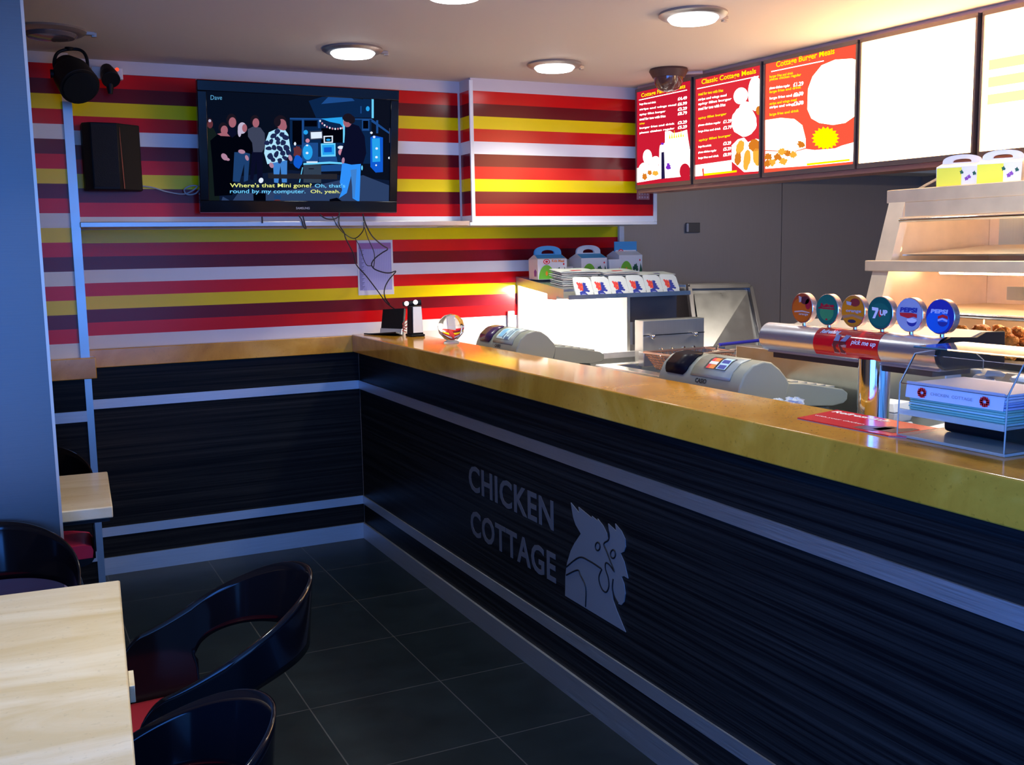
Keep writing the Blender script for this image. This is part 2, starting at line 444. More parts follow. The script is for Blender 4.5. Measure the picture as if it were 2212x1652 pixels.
# boxed-in upper wall (soffit) with the television recess
SY, RY = -0.42, -0.29
mb = MB()
stripes(mb, 0.482, 1.545, SY, 1.632, 'WRDYRDWRYDR', first=0.030)
mb.poly([(0.482, SY, 2.265), (1.545, SY, 2.265), (1.545, SY, ZC), (0.482, SY, ZC)], 4)
mb.box(0.482, 1.56, SY+0.0005, 0.0, 1.622, ZC, 4)
stripes(mb, PX1, 0.47, RY, 1.640, 'WRDYRDWRYDR', first=0.026)
mb.poly([(PX1, RY, 2.268), (0.47, RY, 2.268), (0.47, RY, ZC), (PX1, RY, ZC)], 4)
mb.box(PX1, 0.482, RY+0.0005, 0.0, 1.622, ZC, 4)
# dark maroon return of the recess
z = 1.640
for i, ch in enumerate('WRDYRDWRYDRC'):
    h = 0.026 if i == 0 else (P if ch != 'C' else ZC-z)
    mb.poly([(0.4815, RY, z), (0.4815, SY, z), (0.4815, SY, z+h), (0.4815, RY, z+h)], CM[ch]); z += h
struct(mb, 'wall_soffit', SM, smooth=False)
struct(MB().box(0.474, 0.494, SY-0.006, SY+0.004, 1.622, ZC-0.01), 'trim_9', WHITEP, bevel=0.002)
struct(MB().box(PX1, 0.463, SY-0.004, RY+0.002, 1.618, 1.640), 'trim_10', ALU, bevel=0.002)
struct(MB().box(0.462, 1.566, SY-0.008, SY+0.03, 1.616, 1.632).box(1.545, 1.566, SY-0.008, SY+0.03, 1.632, 1.86), 'trim_11', WHITEP, bevel=0.002)
struct(MB().box(0.462, 1.56, SY+0.03, 0.0, 1.6185, 1.6225), 'trim_12', ALU)
struct(MB().box(1.583, 1.617, -0.022, 0.0, 1.10, 1.6185), 'trim_13', WHITEP, bevel=0.003)
struct(MB().box(0.862, 0.905, -0.014, 0.0, 0.86, 1.16), 'trim_14', ALU, bevel=0.003)
# pale hood fascia across the kitchen wall, above the steel sheet
hz = onY(1950, 373, -0.25).z
struct(MB().box(1.62, 2.985, -0.25, 0.0, hz, ZC).box(2.995, XR, -0.25, 0.0, hz, ZC), 'wall_kitchen_bulkhead', mat('hood_fascia', (0.62, 0.60, 0.50), 0.5), bevel=0.004)
# ================================================================== SERVICE COUNTER
YN = -6.2
ctr = thing('service_counter', 'long black grained counter with ochre stone top and silver strips', 'counter', (0.0, -3.0, 0.0))
MB().box(0.0, 0.10, YN, -0.018, 0.083, 0.99).build('front_panel', LAM, ctr, world=True, smooth=False)
MB().box(-0.042, 0.245, YN, -0.046, 0.989, 1.08).build('countertop', TOP, ctr, world=True, bevel=0.004)
MB().box(-0.006, 0.002, YN, -0.018, 0.795, 0.839).build('metal_strip', STRIP, ctr, world=True)
MB().box(-0.006, 0.002, YN, -0.018, 0.185, 0.229).build('metal_strip', STRIP, ctr, world=True)
MB().box(-0.010, 0.004, YN, -0.021, 0.0, 0.0835).build('skirting', STRIP, ctr, world=True)
MB().box(0.10, 0.235, YN, -0.05, 0.0, 0.985).build('carcass', BLKM, ctr, world=True)
# lettering, laid flat on the front
SIGN = mat('sign_silver', (0.24, 0.25, 0.28), 0.5, 0.55)
SIGNL = mat('sign_grey', (0.15, 0.15, 0.17), 0.5, 0.5)
def cp(px, py, x=-0.004): return onX(px, py, x)
def word(mb, s, lt, lb, rt, rb, bold):
    """word between left edge (top lt, bottom lb) and right edge (rt, rb); keeps the baseline level in the room"""
    tl = cp(*lt); bl = cp(*lb); tr = cp(*rt); br = cp(*rb)
    zt = (tl.z+tr.z)/2; zb = (bl.z+br.z)/2; yl = (tl.y+bl.y)/2; yr = (tr.y+br.y)/2
    put_text(mb, s, (-0.001, yl, zb), (-0.001, yr, zb), (-0.001, yl, zt), 0, bold, thick=0.003, spacing=1.08)
for s_, q_, lb_ in (('CHICKEN', ((1010, 1004), (1012, 1060), (1199, 1082), (1188, 1142)), 'upper word of the silver lettering'),
                    ('COTTAGE', ((1014, 1102), (1016, 1158), (1203, 1196), (1194, 1254)), 'lower word of the silver lettering')):
    mb = MB(); word(mb, s_, *q_, 0.02)
    mb.build('lettering', SIGNL, ctr, world=True, smooth=False, label=lb_)
# rooster head emblem: outline traced as one plate, lines inlaid in black
def Z4(x, y): return (960+x*460/1727.0, 960+y*440/1652.0)
def cpl(pts, x): return [cp(*Z4(a, b), x) for a, b in pts]
head = [(1030,470),(1100,555),(1092,505),(1205,598),(1200,578),(1250,620),(1247,600),(1290,655),(1322,720),(1328,760),(1318,790),(1345,735),(1340,690),(1333,640),(1400,702),(1390,640),(1440,700),(1470,765),(1474,830),(1460,868),(1432,882),(1462,950),(1494,1085),(1462,1065),(1440,1072),(1462,1130),(1472,1210),(1462,1275),(1440,1300),(1415,1290),(1385,1235),(1368,1170),(1362,1110),(1360,1180),(1372,1260),(1400,1340),(1475,1520),(1300,1415),(985,1225),(987,1060),(1000,960),(1030,860),(1060,800),(1112,722),(1070,650),(1050,590)]
mb = MB(); pts = cpl(head, -0.001)
mb.prism(pts, (-0.003, 0, 0))
rp = mb.build('rooster_emblem', SIGN, ctr, world=True, smooth=False, label='silver rooster head emblem')
mb = MB()
def inl(pts, r=0.0028):
    q = cpl(pts, -0.0042)
    mb.tube(q, r, 6, 0, sub=5)
mbl = [[(1325,680),(1338,730),(1330,775),(1295,805),(1320,870),(1350,950),(1380,1030),(1340,975),(1310,960),(1308,1010),(1330,1080),(1335,1150),(1315,1195),(1285,1180),(1262,1130),(1255,1070),(1278,1010)],
       [(990,992),(1095,915),(1180,945),(1272,1005)],[(990,1058),(1080,1018),(1105,1060),(1148,1160),(1146,1315)],
       [(1370,1090),(1365,1160),(1380,1230),(1410,1285)]]
for p in mbl: inl(p)
for cx, cy, rx, ry in ((1245, 826, 19, 33), (1369, 888, 20, 34)):
    q = [Z4(cx+rx*math.cos(t*math.pi/6), cy+ry*math.sin(t*math.pi/6)) for t in range(12)]
    mb.tube([cp(a, b, -0.0042) for a, b in q], 0.0028, 6, 0, closed=True, sub=3)
o = mb.build('inlay_line', BLKM, rp); 
for v in o.data.vertices: v.co -= ctr.location
# ================================================================== CEILING LIGHTS
LENS = emis('lamp_lens', (0.90, 0.97, 1.0), 14.0)
LENSOFF = mat('lamp_lens_off', (0.12, 0.10, 0.11), 0.25, coat=0.5)
COPPER = mat('copper_reflector', (0.75, 0.28, 0.13), 0.3, 0.9)
RINGM = mat('satin_nickel_ring', (0.42, 0.38, 0.36), 0.35, 0.8)
LREST = 'recessed ceiling lamps over the counter and tables'
def downlight(x, y, label, on=True, power=1.8):
    t = thing('ceiling_light', label, 'ceiling light', (x, y, ZC), 0, LREST)
    mb = MB().lathe([(0.090, -0.0005), (0.122, -0.0005), (0.124, -0.008), (0.112, -0.016), (0.090, -0.018), (0.090, -0.0005)], n=48, caps=False)
    mb.build('ring', RINGM, t)
    MB().lathe([(0.0905, -0.002), (0.0905, -0.020), (0.080, -0.031), (0.045, -0.037), (0.001, -0.039)], n=40, caps=False).build('lens', LENS if on else LENSOFF, t)
    MB().box(0.118, 0.150, -0.010, 0.010, -0.012, -0.0005).box(0.140, 0.158, 0.004, 0.020, -0.016, -0.0005).build('clip', RINGM, t, bevel=0.001)
    if on:
        d = bpy.data.lights.new('lamp', 'AREA'); d.shape = 'DISK'; d.size = 0.17; d.energy = power; d.color = (0.95, 0.97, 0.90); d.spread = math.radians(125)
        o = bpy.data.objects.new('lamp_beam', d); o.location = (0, 0, -0.045); COL.objects.link(o); o.parent = t
    else:
        MB().lathe([(0.088, -0.021), (0.060, -0.0345), (0.058, -0.0335), (0.087, -0.0195)], n=40, caps=False).build('reflector', COPPER, t)
    return t
downlight(-0.262, -0.905, 'round white ceiling lamp, lit, above the television', True, 3.2)
downlight(0.685, -0.900, 'round white ceiling lamp, lit, before the striped corner panel beside the dome camera', True, 9.0)
downlight(0.668, -1.965, 'round white ceiling lamp, lit, nearest the bright menu boards')
downlight(-0.262, -1.965, 'lit ceiling lamp cut by the top edge of the photo')
downlight(-1.395, -0.860, 'round ceiling lamp, unlit and coppery, above the black spotlight', on=False)
downlight(-1.39, -3.05, 'lit ceiling lamp above the large cream table, outside the top of the photo', True, 11.0)
downlight(0.70, -3.02, 'lit ceiling lamp above the drinks tower, outside the top of the photo', True, 9.0)
# ================================================================== ILLUMINATED MENU BOARDS
MA = Vector((1.40, -0.475, 0)); MBv = Vector((1.60, -2.65, 0))
MD = (MBv-MA).normalized()                      # along the row, towards the photographer
MN = Vector((MD.y, -MD.x, 0))                   # faces the customers (-x)
if MN.x > 0: MN = -MN
ZB, ZT = 1.812, 2.298
def mp(px, py, lift=0.0): return onPlane(px, py, MA+MN*lift, MN)
CLAMP = [0.0, 3.0]
def mz8(x, y, lift):
    p = mp(1340+x*540/2212.0, 80+y*350/1434.0, lift)
    s = (p-MA).dot(MD); q = min(max(s, CLAMP[0]+0.010), CLAMP[1]-0.010)
    p = p+MD*(q-s); p.z = min(max(p.z, ZB+0.008), ZT-0.008)
    return p
def arc(s0, s1, z, lift=0.0): 
    p0 = MA+MD*s0; p1 = MA+MD*s1
    return Vector((p0.x, p0.y, z))+MN*lift, Vector((p1.x, p1.y, z))+MN*lift
def sof(px, py):
    p = mp(px, py); return (p-MA).dot(MD)
M_RED = emis('menu_red', (0.62, 0.012, 0.035), 1.0)
M_REDB = emis('menu_red_bright', (1.0, 0.10, 0.05), 1.0)
M_ORG = emis('menu_orange', (1.0, 0.28, 0.10), 1.0)
M_YEL = emis('menu_yellow', (1.0, 0.80, 0.0), 1.25)
M_WHT = emis('menu_white', (1.0, 0.92, 0.85), 3.0)
M_HOT = emis('menu_glare', (1.0, 0.56, 0.26), 14.5)
M_HOT2 = emis('menu_glare_soft', (1.0, 0.80, 0.50), 6.0)
M_FOOD = emis('menu_food_orange', (1.0, 0.45, 0.05), 1.1)
M_FOOD2 = emis('menu_food_brown', (0.75, 0.22, 0.02), 1.0)
M_BLUE = emis('menu_violet', (0.22, 0.03, 0.6), 1.0)
M_INK = emis('menu_ink', (0.02, 0.015, 0.07), 1.0)
FRAME = mat('menu_frame', (0.22, 0.18, 0.16), 0.35, 0.6)
HOUSE = mat('menu_housing', (0.55, 0.34, 0.27), 0.5)
def board(name_label, s0, s1, bodycol, fills):
    CLAMP[0], CLAMP[1] = s0, s1
    a0, a1 = arc(s0, s1, ZB)
    t = thing('menu_board', name_label, 'menu board', a0, 0, 'row of lit menu boards under the ceiling')
    mb = MB()
    # light box casing with depth
    back = MN*-0.13
    for (p, q, z0, z1) in ((s0, s1, ZB-0.014, ZB+0.006), (s0, s1, ZT-0.006, ZT+0.010), (s0, s0+0.008, ZB, ZT), (s1-0.008, s1, ZB, ZT)):
        b0, b1 = arc(p, q, z0, 0.006)
        mb.prism([b0, b1, b1+Vector((0, 0, z1-z0)), b0+Vector((0, 0, z1-z0))], MN*-0.136)
    mb.build('casing', FRAME, t, world=True, smooth=False)
    b0, b1 = arc(s0+0.008, s1-0.008, ZB+0.006, 0.0)
    up = Vector((0, 0, ZT-ZB-0.012))
    pb = MB().prism([b0, b1, b1+up, b0+up], MN*-0.012).build('light_panel', bodycol, t, world=True, smooth=False)
    for nm, mats, fn in fills:
        m = MB(); PART[0] = nm; fn(m); o = m.build(nm, mats, pb, smooth=False)
        for v in o.data.vertices: v.co -= a0
    return t
def pp(m, pts, mi, lift=0.0015): m.poly([mz8(a, b, lift) for a, b in pts], mi)
PART = ['title']
def stroke_text(m, s, x0, y0, x1, y1, h, mi, bold=0.02, lift=0.002):
    kind = 'prices' if ('£' in s or '99p' in s) else ('title' if 'Cottage' in s else 'items')
    if kind != PART[0]: return
    bl = mz8(x0, y0, lift); br = mz8(x1, y1, lift)
    put_text(m, s, bl, br, bl+Vector((0, 0, h)), mi, bold)
def blobp(m, cx, cy, rx, ry, mi, lift=0.002, n=26, jit=0.0, seed=1, rot=0.0):
    rnd = random.Random(seed); pts = []
    for i in range(n):
        t = 2*math.pi*i/n; k = 1+jit*(rnd.random()-0.5)
        x = rx*math.cos(t)*k; y = ry*math.sin(t)*k
        pts.append((cx+x*math.cos(rot)-y*math.sin(rot), cy+x*math.sin(rot)+y*math.cos(rot)))
    pp(m, pts[::-1], mi, lift)
def bars(m, x0, x1, ys, slope, h, mi, price=None, seed=3):
    """rows of small menu lettering"""
    rnd = random.Random(seed)
    words = ['meal for two with fries', 'burger fries and drink', 'pieces chicken regular', 'large fries and drink', 'strips and wings meal', 'spicy fillet burger']
    for k, (y, xe) in enumerate(ys):
        stroke_text(m, words[(k+seed) % len(words)], x0, y, xe, y-slope*(xe-x0), h, mi, 0.03)
        if price: stroke_text(m, '£%d.%02d' % (rnd.randint(1, 9), rnd.choice((29, 49, 79, 99))), price[0], y-slope*(price[0]-x0), price[1], y-slope*(price[1]-x0), h*1.25, mi, 0.03)
# board 1: Cottage Family Buckets
def b1_photo(m):
    pp(m, [(395,835),(440,830),(470,850),(520,842),(590,820),(600,900),(625,1020),(622,1225),(500,1240),(340,1255),(345,1000),(350,960),(395,935)], 0)
    blobp(m, 240, 1060, 40, 65, 0); blobp(m, 300, 1110, 42, 60, 0, rot=0.5); blobp(m, 215, 1180, 55, 70, 0)
    pp(m, [(150,1160),(345,1135),(345,1255),(150,1288)], 0, 0.0012)
    blobp(m, 215, 1235, 22, 30, 2, 0.003, jit=0.4); blobp(m, 310, 1205, 28, 22, 1, 0.003, jit=0.3); blobp(m, 260, 1200, 20, 22, 2, 0.003, jit=0.4)
    pp(m, [(362,1020),(388,1015),(395,1250),(362,1258)], 3, 0.003)
    blobp(m, 425, 1145, 22, 30, 4, 0.003, jit=0.6, n=15); blobp(m, 372, 945, 14, 10, 4, 0.003)
    for i in range(7): pp(m, [(430+i*20, 900-i*3), (437+i*20, 845-(i % 3)*14), (444+i*20, 900-i*3)], 5, 0.0032)
    blobp(m, 572, 1190, 48, 72, 6, 0.003)
def b1_text(m):
    stroke_text(m, 'Cottage Family Buckets', 185, 545, 575, 462, 0.026, 0, 0.02)
    bars(m, 170, 500, [(608, 315), (655, 495), (700, 400), (740, 400)], 0.135, 0.0125, 1, (508, 590), 3)
    bars(m, 170, 500, [(820, 480), (862, 480)], 0.135, 0.0125, 1, (508, 590), 1)
    bars(m, 170, 215, [(780, 215)], 0.135, 0.012, 0, None, 2)
def b1_rule(m):
    a, b = mz8(165, 562, 0.002), mz8(590, 472, 0.002); u = Vector((0, 0, 0.004)); m.poly([a, b, b+u, a+u], 0)
# board 2: Classic Cottage Meals
def b2_photo(m):
    blobp(m, 1195, 500, 65, 155, 0); blobp(m, 1065, 520, 62, 75, 0, rot=0.3); blobp(m, 1110, 640, 60, 70, 0)
    blobp(m, 1095, 750, 112, 130, 0, jit=0.08); blobp(m, 1225, 650, 26, 40, 2, 0.003)
    pp(m, [(985,1100),(985,960),(1040,905),(1095,890),(1130,930),(1200,900),(1245,905),(1245,1185),(1095,1195)], 0)
    for k, (cx, cy, rx, ry, ro) in enumerate(((1060,975,34,60,0.3),(1040,1075,30,60,0.1),(1120,1085,30,95,0.15),(1190,960,55,55,0.2),(1215,1060,45,75,0))): blobp(m, cx, cy, rx, ry, 1 if k % 2 == 0 else 2, 0.003, jit=0.2, rot=ro, seed=k)
    pp(m, [(650,1135),(985,1088),(985,1195),(650,1235)], 0, 0.0011)
    pp(m, [(740,1208),(1030,1178),(1030,1195),(740,1228)], 3, 0.003)
    pp(m, [(722,1165),(738,1160),(742,1225),(730,1228)], 4, 0.003)
def b2_text(m):
    stroke_text(m, 'Classic Cottage Meals', 718, 432, 1200, 335, 0.030, 0, 0.02)
    bars(m, 690, 985, [(520, 910)], 0.165, 0.014, 0, None, 0)
    bars(m, 690, 985, [(570, 940), (610, 985), (650, 930)], 0.165, 0.014, 1, None, 4)
    bars(m, 690, 985, [(735, 940)], 0.165, 0.014, 0, None, 5)
    bars(m, 690, 900, [(795, 888), (850, 888)], 0.135, 0.0125, 1, (910, 985), 2)
    bars(m, 695, 980, [(930, 980)], 0.165, 0.014, 0, None, 5)
    bars(m, 690, 900, [(985, 805), (1035, 850), (1085, 870)], 0.12, 0.0125, 1, (910, 980), 1)
def b2_rule(m):
    a, b = mz8(680, 462, 0.002), mz8(1225, 350, 0.002); u = Vector((0, 0, 0.004)); m.poly([a, b, b+u, a+u], 0)
# board 3: Cottage Burger Meals
def b3_photo(m):
    pp(m, [(1655,640),(1660,460),(1700,350),(1780,250),(1900,200),(2050,190),(2092,200),(2085,700),(1990,760),(1880,778),(1760,760),(1690,720)], 0)
    pp(m, [(1283,735),(1420,715),(1540,725),(1610,780),(1640,900),(1640,980),(1540,1010),(1283,1000)], 0, 0.0025)
    pp(m, [(1283,1010),(1545,1015),(1640,990),(1720,1000),(1900,985),(1960,960),(2075,930),(2072,1100),(1650,1140),(1283,1165)], 3, 0.002)
    for k, (cx, cy) in enumerate(((1310,1060),(1345,1110),(1390,1060),(1430,1015),(1480,1030),(1530,1040),(1300,1120),(1440,1100),(1600,950))): blobp(m, cx, cy, 34, 30, 1 if k % 2 else 2, 0.003, jit=0.5, seed=k+3)
    star = []
    for i in range(36):
        r = 1.0 if i % 2 == 0 else 0.8; t = 2*math.pi*i/36
        star.append((1815+125*r*math.cos(t), 895+105*r*math.sin(t)))
    pp(m, star[::-1], 4, 0.003)
    pp(m, [(1650,1118),(2030,1078),(2030,1095),(1650,1138)], 5, 0.0035)
def b3_text(m):
    stroke_text(m, 'Cottage Burger Meals', 1378, 285, 1895, 165, 0.033, 0, 0.02)
    bars(m, 1320, 1640, [(370, 1530), (395, 1600), (505, 1600), (610, 1560)], 0.16, 0.015, 2, None, 1)
    bars(m, 1320, 1640, [(470, 1500), (560, 1610), (640, 1620)], 0.14, 0.014, 1, (1530, 1620), 2)
    bars(m, 1320, 1640, [(705, 1580)], 0.14, 0.015, 0, None, 3)
    stroke_text(m, '99p each', 1740, 900, 1880, 885, 0.022, 3, 0.02)
def b3_rule(m):
    a, b = mz8(1335, 310, 0.002), mz8(1800, 215, 0.002); u = Vector((0, 0, 0.004)); m.poly([a, b, b+u, a+u], 0)
S = [0.002, 0.492, 0.503, 1.005, 1.017, 1.597, 1.611, 2.185, 2.20, 2.80]
FM = [M_WHT, M_FOOD, M_FOOD2, M_INK, M_BLUE, M_YEL, M_RED]
S[1] = sof(1495, 280); S[2] = sof(1500, 280); S[3] = sof(1645, 240); S[4] = sof(1650, 240); S[5] = sof(1852, 200); S[6] = sof(1857, 200); S[7] = sof(2108, 200); S[8] = sof(2118, 200); S[9] = S[8]+0.56
board('narrow red lit menu board of family buckets, farthest left by the striped wall', S[0], S[1], M_RED, [('photo', FM, b1_photo), ('title', [M_YEL, M_WHT], b1_text), ('items', [M_YEL, M_WHT], b1_text), ('prices', [M_YEL, M_WHT], b1_text), ('rule', M_WHT, b1_rule)])
board('red lit menu board with classic meals and pale chicken pieces, second from left', S[2], S[3], emis('menu_red_hazed', (0.78, 0.030, 0.045), 1.0), [('photo', [M_WHT, M_FOOD, M_FOOD2, M_YEL, M_REDB], b2_photo), ('title', [M_YEL, M_WHT], b2_text), ('items', [M_YEL, M_WHT], b2_text), ('prices', [M_YEL, M_WHT], b2_text), ('rule', M_WHT, b2_rule)])  # red lifted to imitate the washed-out haze of glare over this board
board('red lit menu board of burger meals with a big white burger, third from left', S[4], S[5], emis('menu_red_orange_haze', (1.0, 0.11, 0.055), 1.0), [('photo', [M_HOT2, M_FOOD, M_FOOD2, M_WHT, M_YEL, M_YEL], b3_photo), ('title', [M_YEL, M_WHT, M_YEL, M_REDB], b3_text), ('items', [M_YEL, M_WHT, M_YEL, M_REDB], b3_text), ('prices', [M_YEL, M_WHT, M_YEL, M_REDB], b3_text), ('rule', M_WHT, b3_rule)])  # stronger orange glare haze mixed into this board's red
board('blank glaring white menu board, fourth from left', S[6], S[7], M_HOT, [])
def b5_rows(m):
    for k, (z, e) in enumerate(((2.10, 0.5), (2.04, 0.42), (1.98, 0.47))):
        a, b = arc(S[8]+0.03, S[8]+e, z, 0.002); u = Vector((0, 0, 0.035)); m.poly([a, b, b+u, a+u], 0)
board('glaring cream menu board cut by the right edge of the photo', S[8], S[9], M_HOT, [('photo', emis('menu_pale_yellow', (1.0, 0.85, 0.42), 1.3), b5_rows)])
# housing strip between boards and ceiling
a0, a1 = arc(0.0, 2.9, ZT+0.0105, -0.01)
up = Vector((0, 0, ZC-ZT-0.011))
struct(MB().prism([a0, a1, a1+up, a0+up], MN*-0.12), 'trim_15', HOUSE, smooth=False)
b0, b1 = arc(0.0, 2.9, ZB-0.034, -0.012)
struct(MB().prism([b0, b1, b1+Vector((0, 0, 0.0195)), b0+Vector((0, 0, 0.0195))], MN*-0.13), 'trim_16', mat('menu_rail', (0.34, 0.16, 0.11), 0.4), smooth=False)
b0, b1 = arc(0.0, 2.9, ZB-0.014, -0.131)
struct(MB().prism([b0, b1, b1+Vector((0, 0, ZT-ZB+0.02)), b0+Vector((0, 0, ZT-ZB+0.02))], MN*-0.01), 'trim_17', FRAME, smooth=False)
# small sheet stuck on the striped panel below the menu, thin cable under it
mb = MB().box(1.440, 1.520, -0.4225, -0.4205, 1.748, 1.812)
t = thing('notice', 'small reddish notice stuck at the end of the striped panel below the menu', 'notice', (1.48, -0.421, 1.748))
mb.build('sheet', mat('notice_paper', (0.45, 0.16, 0.15), 0.6), t, world=True, smooth=False)
m2 = MB()
for i in range(4):
    for j in range(3): m2.box(1.452+i*0.017, 1.461+i*0.017, -0.4232, -0.4226, 1.756+j*0.018, 1.765+j*0.018)
m2.build('print', mat('notice_ink', (0.62, 0.42, 0.40), 0.6), t, world=True, smooth=False)
tag(MB().tube([onX(1408, 405, 1.45), onX(1440, 413, 1.47), onX(1480, 406, 1.50), onX(1510, 398, 1.53)], 0.0025, 6).build('cable', BLKC), 'thin dark cable drooping under the first menu board', 'cable')
# ================================================================== TELEVISION
yb, yt = -0.385, -0.468
TLc = onY(425, 172, yt); TRc = onY(863, 195, yt); BRc = onY(857, 460, yb); BLc = onY(432, 457, yb)
xl = (TLc.x+BLc.x)/2+0.001; xr = (TRc.x+BRc.x)/2; zb = (BLc.z+BRc.z)/2; zt = (TLc.z+TRc.z)/2
T0 = Vector((xl, yb, zb)); TU = Vector((1, 0, 0)); TV_ = Vector((0, yt-yb, zt-zb)).normalized()
TN = TU.cross(TV_)                       # towards the room
W_ = xr-xl; H_ = (Vector((0, yt, zt))-Vector((0, yb, zb))).length
tv = thing('television', 'wide black wall television tilted forward, showing a night scene with subtitles', 'television', (xl+W_/2, yb, zb))
def tq(u, v, n=0.0): return T0+TU*u+TV_*v+TN*n
def tbox(mb, u0, u1, v0, v1, n0, n1, m=0):
    mb.prism([tq(u0, v0, n0), tq(u1, v0, n0), tq(u1, v1, n0), tq(u0, v1, n0)], TN*(n1-n0), m); return mb
mb = MB(); bw = 0.040
tbox(mb, 0, W_, 0, 0.052, -0.035, 0.0); tbox(mb, 0, W_, H_-0.045, H_, -0.035, 0.0)
tbox(mb, 0, bw, 0.052, H_-0.045, -0.035, 0.0); tbox(mb, W_-bw, W_, 0.052, H_-0.045, -0.035, 0.0)
mb.build('bezel', BLKG, tv, world=True, bevel=0.003)
mb = MB(); tbox(mb, 0.02, W_-0.02, 0.02, H_-0.02, -0.060, -0.0352)
mb.build('back_cover', BLKM, tv, world=True, bevel=0.004)
mb = MB(); tbox(mb, 0.0, W_, -0.004, 0.0, -0.03, -0.004)
mb.build('trim_strip', mat('tv_wine_strip', (0.30, 0.06, 0.07), 0.3, 0.4), tv, world=True)
MB().box(xl+0.30, xl+0.62, RY-0.001, yb-0.02, zb+0.15, zb+0.40).build('wall_bracket', BLKM, tv, world=True)
S0, S1, V0, V1 = bw, W_-bw, 0.052, H_-0.045
sm = MB(); sm.poly([tq(S0, V0, -0.006), tq(S1, V0, -0.006), tq(S1, V1, -0.006), tq(S0, V1, -0.006)], 0)
SCR = emis('screen_dark', (0.0006, 0.0012, 0.0035), 1.0)
def scrmat():
    m, nt, b = new_mat('tv_screen')
    b.inputs['Base Color'].default_value = (0.001, 0.001, 0.0015, 1); b.inputs['Roughness'].default_value = 0.35; b.inputs['Specular IOR Level'].default_value = 0.03
    b.inputs['Emission Color'].default_value = (0.001, 0.003, 0.010, 1); b.inputs['Emission Strength'].default_value = 1.0
    return m
scr = sm.build('screen', scrmat(), tv, world=True, smooth=False)
def tz(x, y, n=-0.005):
    """photo detail coordinates on the screen"""
    return onPlane(400+x/4.424, 150+y/4.424, tq(0, 0, n), TN)
TM = {}
def tcol(name, c, s=1.0):
    if name not in TM: TM[name] = (len(TM), emis('tv_'+name, c, s))
    return TM[name][0]
K_ = dict(floor=(0.025, 0.05, 0.13), floord=(0.004, 0.010, 0.035), bluew=(0.012, 0.07, 0.26), blued=(0.003, 0.018, 0.07), cyan=(0.02, 0.36, 0.85), cyl=(0.15, 0.65, 1.0), blue=(0.005, 0.10, 0.62), black=(0.0005, 0.001, 0.004),
          jeans=(0.05, 0.22, 0.62), jeansb=(0.03, 0.28, 0.95), jeansd=(0.012, 0.05, 0.16), skin=(0.36, 0.12, 0.16), skinp=(0.42, 0.22, 0.33), fair=(0.50, 0.44, 0.60), hair=(0.010, 0.007, 0.014), grey=(0.045, 0.055, 0.10), green=(0.006, 0.012, 0.012), navy=(0.003, 0.004, 0.020),
          shirt=(0.42, 0.75, 0.95), shirtd=(0.012, 0.02, 0.08), white=(0.75, 0.85, 1.0), desk=(0.03, 0.05, 0.085), yel=(0.80, 0.85, 0.25), sub=(0.16, 0.62, 1.0), pink=(0.6, 0.25, 0.35), shoe=(0.12, 0.03, 0.04))
pm = MB()
_lay = [0]
def tp(c, pts):
    _lay[0] += 1
    pm.poly([tz(x, y, -0.0058+0.0000075*_lay[0]) for x, y in pts][::-1], tcol(c, K_[c]))
def te(c, cx, cy, rx, ry, rot=0.0, n=18, jit=0.0):
    rnd = random.Random(int(cx*7+cy))
    pts = []
    for i in range(n):
        t = 2*math.pi*i/n; k = 1+jit*(rnd.random()-0.5); x = rx*math.cos(t)*k; y = ry*math.sin(t)*k
        pts.append((cx+x*math.cos(rot)-y*math.sin(rot), cy+x*math.sin(rot)+y*math.cos(rot)))
    tp(c, pts)
def tr(c, x0, y0, x1, y1): tp(c, [(x0, y0), (x1, y0), (x1, y1), (x0, y1)])
# studio ground and backdrop
tp('floord', [(215,1060),(1000,960),(1955,1060),(1955,1272),(230,1272)])
tp('floor', [(440,1272),(500,1190),(760,1170),(1100,1140),(1700,1010),(1955,1110),(1955,1272)])
tp('floor', [(340,1272),(360,1215),(440,1260),(450,1272)])
tp('blued', [(1180,300),(1400,235),(1780,300),(1780,460),(1250,460)]); tp('bluew', [(1380,250),(1560,240),(1620,300),(1300,330)])
tp('bluew', [(1000,462),(1780,470),(1955,600),(1955,620),(1780,500),(1000,478)])
tr('blued', 1000, 480, 1780, 900); tr('black', 1025, 490, 1115, 720); tr('bluew', 1115, 480, 1135, 880); tr('black', 1140, 490, 1260, 545); tr('bluew', 1270, 480, 1290, 560)
tp('cyan', [(1300,470),(1500,455),(1515,560),(1480,520),(1380,500)]); tr('black', 1300, 560, 1510, 700); tr('cyl', 1508, 480, 1526, 700)
tr('blued', 1700, 250, 1780, 450); tr('cyl', 1782, 265, 1802, 465); te('cyan', 1745, 375, 18, 24); tr('bluew', 1675, 350, 1685, 420)
tr('bluew', 1690, 480, 1760, 585); tr('black', 1700, 490, 1750, 565); tr('bluew', 1825, 485, 1845, 610); tr('grey', 1950, 560, 1962, 700)
tp('blue', [(1770,650),(1800,630),(1890,650),(1890,980),(1820,985),(1770,930)]); tp('cyan', [(1785,660),(1860,655),(1865,880),(1790,885)])
for x, y in ((1830,755),(1828,838),(1952,845),(1780,605),(1806,645)): te('white', x, y, 13, 12, n=8)
te('white', 1825, 915, 9, 9, n=8); te('cyl', 1690, 940, 8, 24, n=8)
tr('bluew', 1125, 700, 1270, 880); te('cyan', 1170, 790, 48, 75); te('white', 1165, 798, 14, 12, n=8); te('white', 1165, 725, 12, 9, n=8)
tp('grey', [(1190,590),(1312,585),(1316,665),(1195,672)]); tp('white', [(1200,600),(1305,596),(1308,655),(1203,662)]); te('cyan', 1152, 600, 22, 22); te('pink', 1170, 680, 20, 20)
